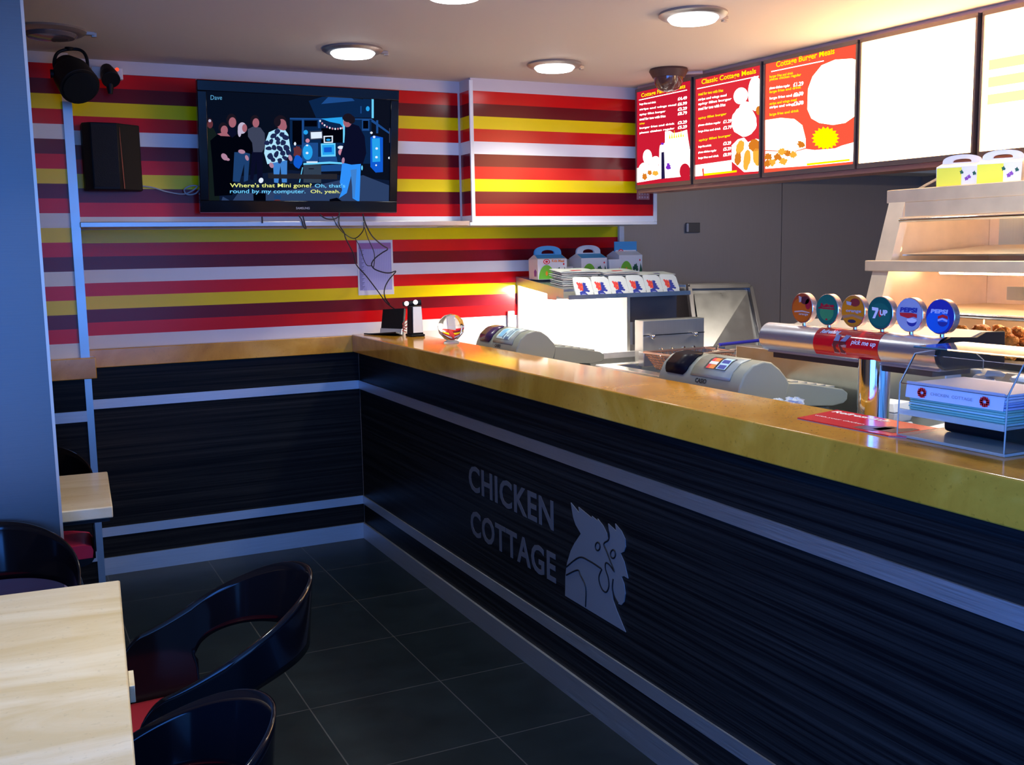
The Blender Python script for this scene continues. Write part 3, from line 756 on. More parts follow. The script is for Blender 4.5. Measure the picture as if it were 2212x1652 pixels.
for i, (x, y) in enumerate(((1290,492),(1310,515),(1332,533),(1355,548),(1382,558),(1408,565),(1434,568),(1460,567),(1485,563),(1502,560))): te('pink' if i % 2 else 'white', x, y, 9, 11, n=6)
tp('white', [(1322,635),(1412,632),(1412,700),(1325,702)]); tp('black', [(1335,645),(1400,642),(1400,690),(1336,692)]); te('cyan', 1368, 672, 22, 10)
tp('cyl', [(1296,708),(1436,704),(1438,830),(1300,835)]); tp('cyan', [(1308,722),(1424,718),(1426,812),(1312,817)]); tp('blue', [(1325,745),(1400,742),(1402,790),(1328,792)])
tp('bluew', [(1270,835),(1445,830),(1460,900),(1280,905)]); te('white', 1487, 745, 30, 16); te('pink', 1487, 790, 24, 30)
te('blue', 1075, 880, 40, 70, jit=0.3); te('shoe', 1070, 780, 40, 50, jit=0.5); te('white', 1050, 710, 12, 18, n=6)
tp('cyl', [(1130,895),(1380,880),(1520,890),(1520,905),(1380,900),(1130,912)]); tr('white', 1160, 878, 1265, 892)
tp('desk', [(1130,915),(1300,910),(1300,1085),(1130,1080)]); tp('bluew', [(1300,915),(1500,905),(1500,970),(1300,975)]); tr('black', 1180, 945, 1230, 952); tr('black', 1180, 1005, 1230, 1012)
tp('cyl', [(1118,935),(1126,935),(1096,1080),(1088,1080)])
# people at the left
def head(cx, cy, rx, ry, skin='skin', hair='hair'):
    te(hair, cx-rx*0.15, cy-ry*0.30, rx*1.15, ry*1.05); te(skin, cx+rx*0.10, cy+ry*0.10, rx*0.85, ry*0.85)
tp('green', [(160,620),(210,560),(270,560),(310,640),(330,1272),(200,1272)]); head(235, 520, 32, 45, 'shoe'); te('fair', 235, 490, 14, 14)
tp('navy', [(380,620),(400,560),(470,560),(500,640),(480,900),(400,900)]); head(448, 500, 42, 58)
tp('black', [(240,680),(310,620),(420,625),(500,700),(500,900),(450,1200),(280,1210),(260,900)]); head(370, 575, 40, 52, 'skin'); tp('skin', [(305,615),(350,605),(400,608),(430,640),(340,635)])
te('skinp', 375, 835, 26, 38, -0.7); te('skinp', 405, 858, 22, 14, 0.3)
tp('jeansd', [(470,790),(560,780),(620,800),(600,1060),(560,1075),(565,900),(520,1075),(455,1070)])
tp('black', [(440,660),(520,600),(590,600),(650,680),(640,810),(560,790),(470,790)]); te('fair', 545, 560, 42, 55); te('skin', 568, 560, 24, 38); te('fair', 520, 590, 18, 55)
te('skinp', 540, 785, 34, 20, 0.2); te('skinp', 590, 845, 16, 28, -0.4)
tp('navy', [(640,780),(740,780),(740,1060),(690,1060),(680,860),(650,1060),(620,1050)]); tp('grey', [(600,570),(650,545),(720,555),(760,610),(765,740),(735,790),(650,790),(640,700),(600,640)]); head(672, 505, 38, 52)
te('white', 725, 1060, 22, 26, 0.4); tp('black', [(650,1180),(770,1180),(770,1272),(655,1272)])
# person in the chequered jacket
tp('jeans', [(838,870),(975,870),(972,1080),(925,1080),(910,920),(890,1085),(850,1080)]); tp('jeansd', [(850,1200),(915,1200),(915,1240),(850,1240)]); te('shoe', 880, 1258, 34, 16)
tp('shirt', [(800,600),(880,565),(950,570),(985,620),(1010,780),(985,830),(955,870),(830,895),(785,905),(755,800),(770,680)])
rnd = random.Random(5)
for k, (x, y) in enumerate(((880,595),(845,635),(925,620),(960,650),(820,690),(885,665),(935,700),(850,745),(800,755),(905,755),(965,745),(870,810),(930,800),(815,830),(955,845),(890,700),(840,865),(905,870),(780,700),(985,790))): te('shirtd', x, y, 24+rnd.random()*10, 20+rnd.random()*8, rnd.random()*3, 9, 0.4)
head(918, 520, 52, 62); te('hair', 880, 500, 34, 46); te('skin', 940, 545, 32, 38); te('skinp', 1005, 845, 18, 32, -0.3); te('skinp', 825, 915, 20, 28, -0.5)
# person in the dark coat at the right
tp('jeansb', [(1500,890),(1680,880),(1670,1150),(1665,1270),(1600,1230),(1590,1000),(1545,1180),(1470,1230),(1500,1150),(1478,1080)])
tp('jeans', [(1580,960),(1640,950),(1620,1230),(1605,1225)])
tp('navy', [(1530,560),(1600,520),(1660,540),(1715,640),(1730,800),(1700,900),(1590,910),(1500,890),(1480,830),(1520,700)]); te('skinp', 1510, 870, 14, 30, 0.1)
te('skin', 1550, 505, 40, 46); te('hair', 1556, 462, 50, 42); te('hair', 1590, 480, 34, 40); tp('black', [(1380,1240),(1450,1225),(1520,1272),(1380,1272)])
def ttext(mb, s, x0, y0, x1, y1, hpx, mi, bold=0.012):
    bl = tz(x0, y0, -0.0028); br = tz(x1, y1, -0.0028); tl = tz(x0, y0-hpx, -0.0028)
    put_text(mb, s, bl, br, tl, mi, bold)
pic = pm.build('picture', [v[1] for v in sorted(TM.values(), key=lambda q: q[0])], scr, smooth=False)
st = MB()
ttext(st, "Where's that Mini gone?", 428, 1138, 1208, 1138, 52, 0); ttext(st, "Oh, that's", 1238, 1134, 1530, 1134, 42, 1)
ttext(st, 'round by my computer.', 428, 1194, 1150, 1194, 50, 1); ttext(st, 'Oh, yeah.', 1198, 1192, 1482, 1192, 44, 0)
st.build('subtitles', [emis('subtitle_yellow', K_['yel'], 1.0), emis('subtitle_cyan', K_['sub'], 1.0)], scr, smooth=False)
st2 = MB(); ttext(st2, 'Dave', 243, 290, 352, 290, 44, 0, 0.0)
st2.build('channel_name', emis('channel_blue', (0.10, 0.35, 0.6), 1.0), scr, smooth=False)
for o in scr.children:
    for v in o.data.vertices: v.co -= tv.location
lg = MB(); bl = tz(1060, 1336, 0.001); br = tz(1190, 1336, 0.001); tl = tz(1060, 1314, 0.001)
put_text(lg, 'SAMSUNG', bl, br, tl, 0, 0.01); lg.build('logo', mat('logo_silver', (0.45, 0.45, 0.47), 0.4, 0.5), tv, world=True, smooth=False)
# cables hanging below the television
def z6(x, y): return (640+x*520/2212.0, 440+y*340/1446.0)
def wcable(pts, label, r=0.0028, y=-0.30, ys=None, m=BLKC, name='cable'):
    q = []
    for i, (a, b) in enumerate(pts):
        px, py = z6(a, b); yy = ys[i] if ys else y
        q.append(onY(px, py, yy))
    return tag(MB().tube(q, r, 8, 0, sub=6).build(name, m), label, 'cable')
Yb = [-0.40, -0.43, -0.435, -0.40, -0.2, -0.05, -0.012, -0.012, -0.012, -0.012, -0.03, -0.06]
wcable([(395,80),(395,190),(440,265),(455,320),(525,460),(552,560),(640,660),(740,790),(830,910),(930,985)], 'black cable running from the television down to the corner device', 0.0030, ys=[-0.40,-0.435,-0.40,-0.30,-0.12,-0.05,-0.03,-0.02,-0.04,-0.10])
wcable([(612,95),(640,190),(700,300),(790,380),(840,415),(790,450),(725,500),(692,555),(720,600),(800,630),(860,635),(915,622),(850,700),(812,780),(815,860),(860,925)], 'looping thick black cable crossing the paper chart below the television', 0.0032, ys=[-0.40,-0.435,-0.35,-0.20,-0.10,-0.06,-0.05,-0.05,-0.05,-0.06,-0.06,-0.05,-0.05,-0.05,-0.06,-0.10])
wcable([(215,100),(270,135),(330,142),(375,128),(400,95)], 'short black cable loop hugging the television underside', 0.0030, y=-0.425)
wcable([(330,115),(385,215),(450,280),(520,318),(570,300),(620,230),(615,120)], 'thin black cable sagging in a deep loop over the yellow stripe', 0.0022, ys=[-0.41,-0.43,-0.40,-0.36,-0.38,-0.43,-0.41])
wcable([(545,325),(585,400),(620,510),(650,565),(690,570),(712,575),(715,450),(660,320),(628,220)], 'thin black cable sagging in a long loop over the paper chart', 0.0020, ys=[-0.30,-0.20,-0.10,-0.06,-0.05,-0.06,-0.10,-0.25,-0.40])
wcable([(20,105),(50,150),(70,215),(90,225),(75,170),(60,110)], 'small black cable end folded below the television', 0.0028, y=-0.43)
tag(MB().tube([onY(566, 468, -0.43), onY(567, 482, -0.43)], 0.0035, 8).build('cable', BLKC), 'stub of black cable under the left half of the television', 'cable')
# pale coiled cable at the left of the television
def y0(px, py, y): return onY(px, py, y)
tag(MB().tube([y0(300,401,-0.30), y0(330,405,-0.30), y0(360,414,-0.30), y0(395,419,-0.305), y0(415,412,-0.31), y0(426,402,-0.32), y0(410,402,-0.32), y0(398,410,-0.31), y0(405,420,-0.31), y0(422,418,-0.31), y0(432,408,-0.33)], 0.0032, 8).build('cable', mat('pale_cable', (0.42, 0.43, 0.45), 0.5)), 'pale coiled cable between the black wall speaker and television', 'cable')
# black wall speaker with a copper line
sp = thing('wall_speaker', 'tall black speaker with a coppery edge on the striped wall left of the television', 'speaker', (-1.17, RY, 1.775))
a = y0(176, 262, -0.40).x; b = y0(262, 262, -0.40).x; c = y0(299, 268, -0.32).x
z0, z1 = 1.775, 2.052
a = max(a, PX1+0.02)
def spk(z): return [(a, RY, z), (a, -0.375, z), (a+0.03, -0.405, z), (b-0.02, -0.405, z), (b, -0.385, z), (c, -0.335, z), (c, RY, z)]
MB().prism(spk(z0), (0, 0, z1-z0)).build('cabinet', BLKM, sp, world=True, bevel=0.004)
MB().box(a+0.035, b-0.022, -0.409, -0.4055, z0+0.012, z1-0.012).build('grille', mat('speaker_cloth', (0.010, 0.014, 0.020), 0.85, bump=0.4, bscale=400), sp, world=True)
MB().cyl((b-0.004, -0.392, z0+0.006), (b-0.010, -0.392, z1-0.006), 0.004, 0.002, 10).build('edge_strip', mat('copper_edge', (0.35, 0.10, 0.05), 0.35, 0.8), sp, world=True)
# theatre spotlight with yoke
st = thing('spotlight', 'large black stage spotlight hung in a curved yoke at the left corner', 'spotlight', (-1.31, -0.52, ZC))
c = onY(158, 165, -0.56)
ax = Vector((0.25, -0.72, -0.62)).normalized()
MB().cyl(c-ax*0.085, c-ax*0.02, 0.045, 0.072, 28).cyl(c-ax*0.02, c+ax*0.075, 0.072, 0.078, 28).build('can', BLKM, st, world=True, bevel=0.003)
MB().cyl(c+ax*0.0752, c+ax*0.080, 0.066, 0.066, 28).build('lens', mat('dark_lens', (0.01, 0.012, 0.015), 0.1, coat=0.8), st, world=True)
yk = [onY(122, 160, -0.56), onY(117, 135, -0.545), onY(125, 114, -0.53), onY(150, 106, -0.525), onY(175, 109, -0.53), onY(187, 125, -0.545), onY(190, 155, -0.56)]
top = max(p.z for p in yk); 
for p in yk: p.z = min(p.z, ZC-0.007)
MB().tube(yk, 0.0065, 8).build('yoke', BLKM, st, world=True)
MB().cyl(yk[0]+Vector((-0.022, 0, 0)), yk[0]+Vector((0.012, 0, 0)), 0.017, 0.017, 16).build('knob', BLKM, st, world=True)
MB().cyl((yk[3].x, yk[3].y, yk[3].z-0.004), (yk[3].x, yk[3].y, ZC-0.0005), 0.012, 0.018, 16).build('ceiling_clamp', BLKM, st, world=True)
# small black spotlight on a white socket box
s2 = thing('spotlight', 'small black spotlight with a red light on a white box at the wall top', 'spotlight', (-1.16, RY, 2.26))
p0 = onY(197, 141, RY-0.03); p1 = onY(266, 168, RY-0.03)
MB().box(p0.x, p1.x, RY-0.032, RY-0.0005, p1.z-0.008, p0.z-0.004).build('socket_box', WHITEP, s2, world=True, bevel=0.003)
c = onY(236, 163, -0.37); ax = Vector((0.1, -0.75, -0.62)).normalized()
MB().cyl(c-ax*0.055, c, 0.024, 0.036, 20).cyl(c, c+ax*0.035, 0.036, 0.038, 20).build('head', BLKM, s2, world=True, bevel=0.002)
MB().tube([c+Vector((0, 0.01, 0.0)), c+Vector((0.0, 0.035, 0.02)), Vector((c.x, RY-0.03, c.z+0.02))], 0.009, 8).build('arm', BLKM, s2, world=True)
MB().cyl(c+Vector((0, 0, -0.03)), c+Vector((0, 0.0, -0.075)), 0.018, 0.009, 14).build('stem', BLKM, s2, world=True)
q = onY(253, 150, -0.36)
MB().blob(q, 0.008, 0.008, 0.008).build('indicator', emis('red_indicator', (1.0, 0.07, 0.03), 1.4), s2, world=True)
# dome security camera
dc = thing('dome_camera', 'brown dome security camera on the ceiling beside the first menu board', 'security camera', (1.262, -0.965, ZC))
MB().lathe([(0.088, 0), (0.092, -0.010), (0.080, -0.030), (0.074, -0.040)], n=32).build('base', mat('camera_brown', (0.075, 0.035, 0.028), 0.45), dc)
MB().lathe([(0.070, -0.036), (0.066, -0.065), (0.048, -0.092), (0.022, -0.104), (0.001, -0.106)], n=32, caps=False).build('dome', mat('smoked_dome', (0.10, 0.045, 0.035), 0.12, coat=0.8), dc)
MB().cyl((0.07, 0.02, -0.012), (0.16, -0.05, -0.012), 0.008, 0.008, 10).build('conduit', mat('conduit', (0.5, 0.4, 0.36), 0.5), dc)
# ================================================================== COLUMN, TABLES, CHAIRS
col = thing('steel_column', 'floor to ceiling brushed steel column at the left edge', 'column', (-1.9, -1.94, 0))
CX = onY(92, 600, -1.94).x
MB().box(XL+0.001, CX, -1.94, -1.835, 0.0005, ZC-0.0005).build('cladding', COLM, col, world=True, bevel=0.004)
MB().box(CX-0.004, CX+0.004, -1.944, -1.936, 0.001, ZC-0.001).build('corner_strip', mat('warm_strip', (0.55, 0.42, 0.34), 0.35, 0.7), col, world=True)
SEATR = mat('seat_red_vinyl', (0.26, 0.012, 0.022), 0.45, coat=0.1)
SEATP = mat('seat_pink_vinyl', (0.55, 0.02, 0.09), 0.45)
def make_table(label, corner_fr, w, d, rot, h=0.74, chip=None):
    """corner_fr: far right corner of the top; extends -x by w and -y by d, turned by rot"""
    t = thing('dining_table', label, 'table', (corner_fr[0], corner_fr[1], 0), rot, 'cream topped dining tables')
    MB().box(-w, 0, -d, 0, h-0.036, h).build('tabletop', TABLE, t, bevel=0.004)
    MB().box(-w+0.01, -0.01, -d+0.01, -0.01, h-0.048, h-0.0365).build('underlay', BLKM, t)
    MB().cyl((-w/2, -d/2, 0.02), (-w/2, -d/2, h-0.05), 0.04, n=28).build('pedestal', CHROME, t)
    MB().lathe([(0.001, 0.0005), (0.22, 0.0005), (0.22, 0.010), (0.06, 0.026), (0.04, 0.05)], (-w/2, -d/2, 0), 36).build('foot_plate', CHROME, t)
    return t
def fitcorner(px, py, h=0.74):
    p = onZ(px, py, h); return (p.x, p.y)
ta = math.atan2(-(onZ(290, 1652, .74).x-onZ(258, 1252, .74).x), -(onZ(290, 1652, .74).y-onZ(258, 1252, .74).y))
c = fitcorner(259, 1252)
tb1 = make_table('large pale cream dining table in the near left corner', c, 0.80, 1.25, -0.074)
MB().box(0.0005, 0.010, -0.640, -0.565, 0.7035, 0.735).build('edge_clip', TABLE, tb1, bevel=0.001, label='small matching block on the table edge')
c2 = fitcorner(232, 1018)
tb2 = make_table('small pale cream dining table by the steel column and striped pier', c2, 0.62, 0.555, -0.06)

def make_chair(label, seatmat, loc, rot):
    """local frame: +y is forward, back at -y"""
    t = thing('tub_chair', label, 'chair', (loc[0], loc[1], 0), rot, 'black glossy tub chairs')
    R, A = 0.195, 0.20
    HL = R*math.pi/2+A
    Zb, Zs = 0.405, 0.455
    def plan(s, k):
        q = s*HL; r = R*k
        if abs(q) <= R*math.pi/2:
            a = q/R; return Vector((r*math.sin(a), -r*math.cos(a), 0))
        e = abs(q)-R*math.pi/2; sg = 1 if q > 0 else -1
        return Vector((sg*(r-e*0.05), e*1.0, 0))
    def splan(s, k):
        p = plan(s, k)
        if p.y < 0: p.y *= 0.42
        return p
    def rim(s):
        a = abs(s)
        z = 0.600+0.175*(0.5+0.5*math.cos(math.pi*min(1, a/0.98)))**0.85
        if a > 0.86:
            f = (a-0.86)/0.14; z = Zs+(z-Zs)*math.sqrt(max(0, 1-f*f))
        return max(z, Zb+0.03)
    hs, zc, hh = 0.62, 0.535, 0.078
    def hole(s):
        if abs(s) >= hs: return zc, zc
        k = hh*(1-(abs(s)/hs)**3.0)**0.5; return zc-k, zc+k
    def pt(s, z):
        k = 1.0+0.42*max(0, z-Zb)*(0.4+0.6*max(0, 1-abs(s)))
        p = plan(s, k); p.z = z; return p
    N, n1, n2 = 140, 5, 7
    vs = []; fs = []
    cols = []
    for i in range(N+1):
        s = -1+2*i/N; zl, zu = hole(s); zr = rim(s)
        if zr < zc+0.01: zl = zu = (Zb+zr)/2
        cc = [pt(s, Zb+(zl-Zb)*j/n1) for j in range(n1+1)]+[pt(s, zu+(zr-zu)*j/n2) for j in range(n2+1)]
        cols.append(len(vs)); vs += cc
    for i in range(N):
        a, b = cols[i], cols[i+1]
        sm = -1+2*(i+0.5)/N
        if abs(sm) > hs:
          for j in range(n1): fs.append([a+j, b+j, b+j+1, a+j+1])
        o = n1+1
        for j in range(n2): fs.append([a+o+j, b+o+j, b+o+j+1, a+o+j+1])
    mb = MB().add(vs, fs)
    o = mb.build('shell', BLKG, t, merge=True, solid=0.007, angle=1.2)
    o.modifiers.move(0, 0)
    # pan under the seat
    pb = MB()
    def outl(z, k, m=40):
        pts = []
        for i in range(m+1):
            p = splan(-1+2*i/m, k); p.z = z; pts.append(p)
        return pts
    ring = [outl(Zb+0.002, 1.0), outl(Zb-0.018, 0.93), outl(Zb-0.030, 0.70)]
    vv = [p for r in ring for p in r]; m1 = len(ring[0]); ff = []
    for j in range(2):
        for i in range(m1): ff.append([j*m1+(i+1) % m1, j*m1+i, (j+1)*m1+i, (j+1)*m1+(i+1) % m1])
    ff.append([2*m1+i for i in range(m1)]); ff.append([i for i in range(m1)][::-1])
    pb.add(vv, ff).build('seat_pan', BLKG, t, angle=0.9)
    cu = MB(); rr = [outl(Zb+0.003, 0.965), outl(Zb+0.030, 0.985), outl(Zb+0.046, 0.95), outl(Zb+0.053, 0.80)]
    vv = [p for r in rr for p in r]; ff = []
    for j in range(3):
        for i in range(m1): ff.append([j*m1+i, j*m1+(i+1) % m1, (j+1)*m1+(i+1) % m1, (j+1)*m1+i])
    ff.append([3*m1+i for i in range(m1)]); ff.append([i for i in range(m1)][::-1])
    cu.add(vv, ff).build('seat_cushion', seatmat, t, angle=1.0)
    for sx in (-1, 1):
        for sy in (-1, 1):
            MB().cyl((sx*0.11, 0.03+sy*0.10, Zb-0.028), (sx*0.19, 0.03+sy*0.18, 0.006), 0.011, 0.010, 16).cyl((sx*0.19, 0.03+sy*0.18, 0.008), (sx*0.19, 0.03+sy*0.18, 0.0005), 0.014, 0.014, 12).build('leg', CHROME, t)
    return t
make_chair('black tub chair with a red seat at the right side of the large table', SEATR, (-1.255, -2.80), math.radians(90))
make_chair('black tub chair cut by the bottom edge, nearest the photographer', SEATR, (-1.50, -3.47), math.radians(84))
make_chair('dark tub chair at the far side of the large table, before the steel column', SEATP, (-1.70, -2.195), math.radians(180))
make_chair('tub chair with a pink seat behind the small cream table', SEATP, (-1.575, -0.95), math.radians(180))
# ================================================================== THINGS ON THE COUNTER AND PAPER CHART
p0 = onY(770, 519, 0); p1 = onY(851, 635, 0)
pc = thing('paper_chart', 'white paper chart with a lilac grid taped to the striped wall below the television', 'paper chart', (p0.x, -0.001, p1.z))
MB().box(p0.x, p1.x, -0.0025, -0.0005, p1.z, p0.z).build('sheet', PAPER, pc, world=True, smooth=False)
w = p1.x-p0.x; h = p0.z-p1.z
g = MB(); LIL = mat('chart_lilac', (0.36, 0.36, 0.66), 0.7); PUR = mat('chart_purple', (0.36, 0.17, 0.40), 0.7); CHW = mat('chart_pale', (0.52, 0.54, 0.76), 0.7); CHK = mat('chart_ink', (0.10, 0.10, 0.22), 0.7)
g.box(p0.x+w*0.045, p1.x-w*0.05, -0.0029, -0.0026, p1.z+h*0.085, p0.z-h*0.045, 0)
g.box(p0.x+w*0.045, p1.x-w*0.05, -0.0031, -0.0029, p0.z-h*0.16, p0.z-h*0.055, 1)
for i in range(17): x = p0.x+w*(0.09+0.05*i); g.box(x, x+0.0014, -0.0031, -0.0029, p1.z+h*0.085, p0.z-h*0.16, 2)
for i in range(30):
    z = p1.z+h*(0.095+0.0245*i); g.box(p0.x+w*0.06, p1.x-w*0.05, -0.0032, -0.0030, z, z+0.0011, 2); g.box(p0.x+w*0.055, p0.x+w*(0.12+0.03*(i*7 % 3)), -0.0034, -0.0032, z+0.002, z+0.0045, 3)
g.build('grid_print', [LIL, PUR, CHW, CHK], pc, world=True, smooth=False)
H = 1.0805
# black upright holder with a tray
H = 1.0812
ls = thing('display_holder', 'black upright screen with a silver foot standing at the counter corner', 'display', (0.09, -0.14, H))
a = onZ(805, 722, H); b = onZ(864, 725, H)
bl = Vector((a.x+0.03, a.y-0.03, H)); br = Vector((b.x+0.015, b.y+0.015, H))
tl = Vector((bl.x+0.030, bl.y+0.035, 1.206)); tr_ = Vector((br.x+0.030, br.y+0.035, 1.214))
ux = (br-bl).normalized(); vx = (tl-bl); nx = ux.cross(vx).normalized()
mb = MB().prism([bl+vx*0.0, br+vx*0.0, br+(tr_-br), tl], nx*-0.016); mb.build('panel', BLKM, ls, world=True, bevel=0.002)
MB().prism([bl+vx*0.02, br+vx*0.02, br+vx*0.24, bl+vx*0.24], nx*0.004).build('foot_strip', mat('holder_silver', (0.55, 0.55, 0.58), 0.4, 0.5), ls, world=True)
tA = onZ(786, 722, H); 
MB().prism([tA, Vector((tA.x+0.015, tA.y-0.045, H)), br+nx*0.045, br, bl], Vector((0, 0, 0.006))).build('tray', BLKM, ls, world=True)
MB().prism([tA+Vector((0.004, 0.0, 0.0062)), Vector((tA.x+0.018, tA.y-0.038, H+0.0062)), br+nx*0.036+Vector((0, 0, 0.0062)), br+nx*0.008+Vector((0, 0, 0.0062)), bl+nx*0.004+Vector((0, 0, 0.0062))], Vector((0, 0, 0.001))).build('paper_slip', PAPER, ls, world=True)
H = 1.0805
# black and white unit with two lamps
eu = thing('twin_lamp_unit', 'black and white upright unit with two glowing lamps on the counter corner', 'lamp', (0.165, -0.43, H))
c = onZ(892, 727, H); c = Vector((c.x+0.02, c.y+0.02, 0))
def rect(cx, cy, w, d, z): return [Vector((cx-w, cy-d, z)), Vector((cx+w, cy-d, z)), Vector((cx+w, cy+d, z)), Vector((cx-w, cy+d, z))]
mb = MB().box(c.x-0.036, c.x+0.036, c.y-0.042, c.y+0.042, H, H+0.012); mb.build('base', BLKM, eu, world=True, bevel=0.003)
def frust(mb, x0, x1, X0, X1, y0, y1, Y0, Y1, z0, z1, m=0):
    mb.add([(x0,y0,z0),(x1,y0,z0),(x1,y1,z0),(x0,y1,z0),(X0,Y0,z1),(X1,Y0,z1),(X1,Y1,z1),(X0,Y1,z1)], [(3,2,1,0),(4,5,6,7),(0,1,5,4),(1,2,6,5),(2,3,7,6),(3,0,4,7)], m); return mb
frust(MB(), c.x-0.030, c.x+0.030, c.x-0.026, c.x+0.026, c.y-0.036, c.y+0.036, c.y-0.030, c.y+0.030, H+0.012, H+0.150).build('body', BLKM, eu, world=True, bevel=0.003)
frust(MB(), c.x-0.024, c.x+0.027, c.x-0.020, c.x+0.023, c.y-0.0395, c.y-0.036, c.y-0.0335, c.y-0.029, H+0.020, H+0.146).build('white_face', WHITEP, eu, world=True)
MB().cyl((c.x-0.058, c.y+0.006, H+0.160), (c.x+0.030, c.y-0.012, H+0.166), 0.011, 0.014, 16).build('head', BLKM, eu, world=True)
for q in ((c.x-0.045, c.y-0.012, H+0.163), (c.x-0.002, c.y-0.022, H+0.168)):
    MB().blob(q, 0.011, 0.009, 0.011, 14).build('bulb', emis('bulb_white', (1, 1, 0.95), 6.0), eu, world=True)
for k, q in enumerate((0.0, 0.012, 0.024)):
    tag(MB().tube([(c.x-0.035, c.y+0.03-q*0.3, H+0.02+q), (c.x-0.045, c.y+0.05, H+0.03+q*1.3), (br.x+0.070, br.y+0.02, H+0.065+q*1.3)], 0.0022, 6).build('cable', mat('red_wire%d' % k, (0.45, 0.03, 0.03), 0.5)), ['lowest', 'middle', 'highest'][k]+' of three red wires between the black screen and the twin lamp unit', 'cable', 'red wires at the counter corner')
# clear globe with a red and white slip
gl = thing('clear_globe', 'small clear plastic globe with red and white slips near the counter edge', 'globe', (0.19, -0.80, H))
gc = Vector((0.19, -0.80, H))
MB().lathe([(0.001, 0.012), (0.030, 0.015), (0.056, 0.045), (0.062, 0.075), (0.052, 0.105), (0.030, 0.125), (0.001, 0.132)], gc, 32, caps=False).build('globe', ACRY, gl, world=True)
MB().lathe([(0.036, 0.0), (0.036, 0.005), (0.022, 0.012), (0.020, 0.016)], gc, 28).build('foot', ACRYE, gl, world=True)
MB().prism([gc+Vector((-0.02, -0.045, 0.035)), gc+Vector((0.0, -0.03, 0.022)), gc+Vector((0.02, 0.02, 0.045)), gc+Vector((0.0, 0.01, 0.07)), gc+Vector((-0.02, -0.02, 0.062))], Vector((-0.004, 0.002, 0))).build('red_slip', INKR, gl, world=True)
MB().prism([gc+Vector((-0.015, -0.01, 0.065)), gc+Vector((0.02, 0.01, 0.06)), gc+Vector((0.022, 0.02, 0.105)), gc+Vector((-0.012, 0.005, 0.11))], Vector((-0.004, 0.002, 0))).build('white_slip', PAPER, gl, world=True)

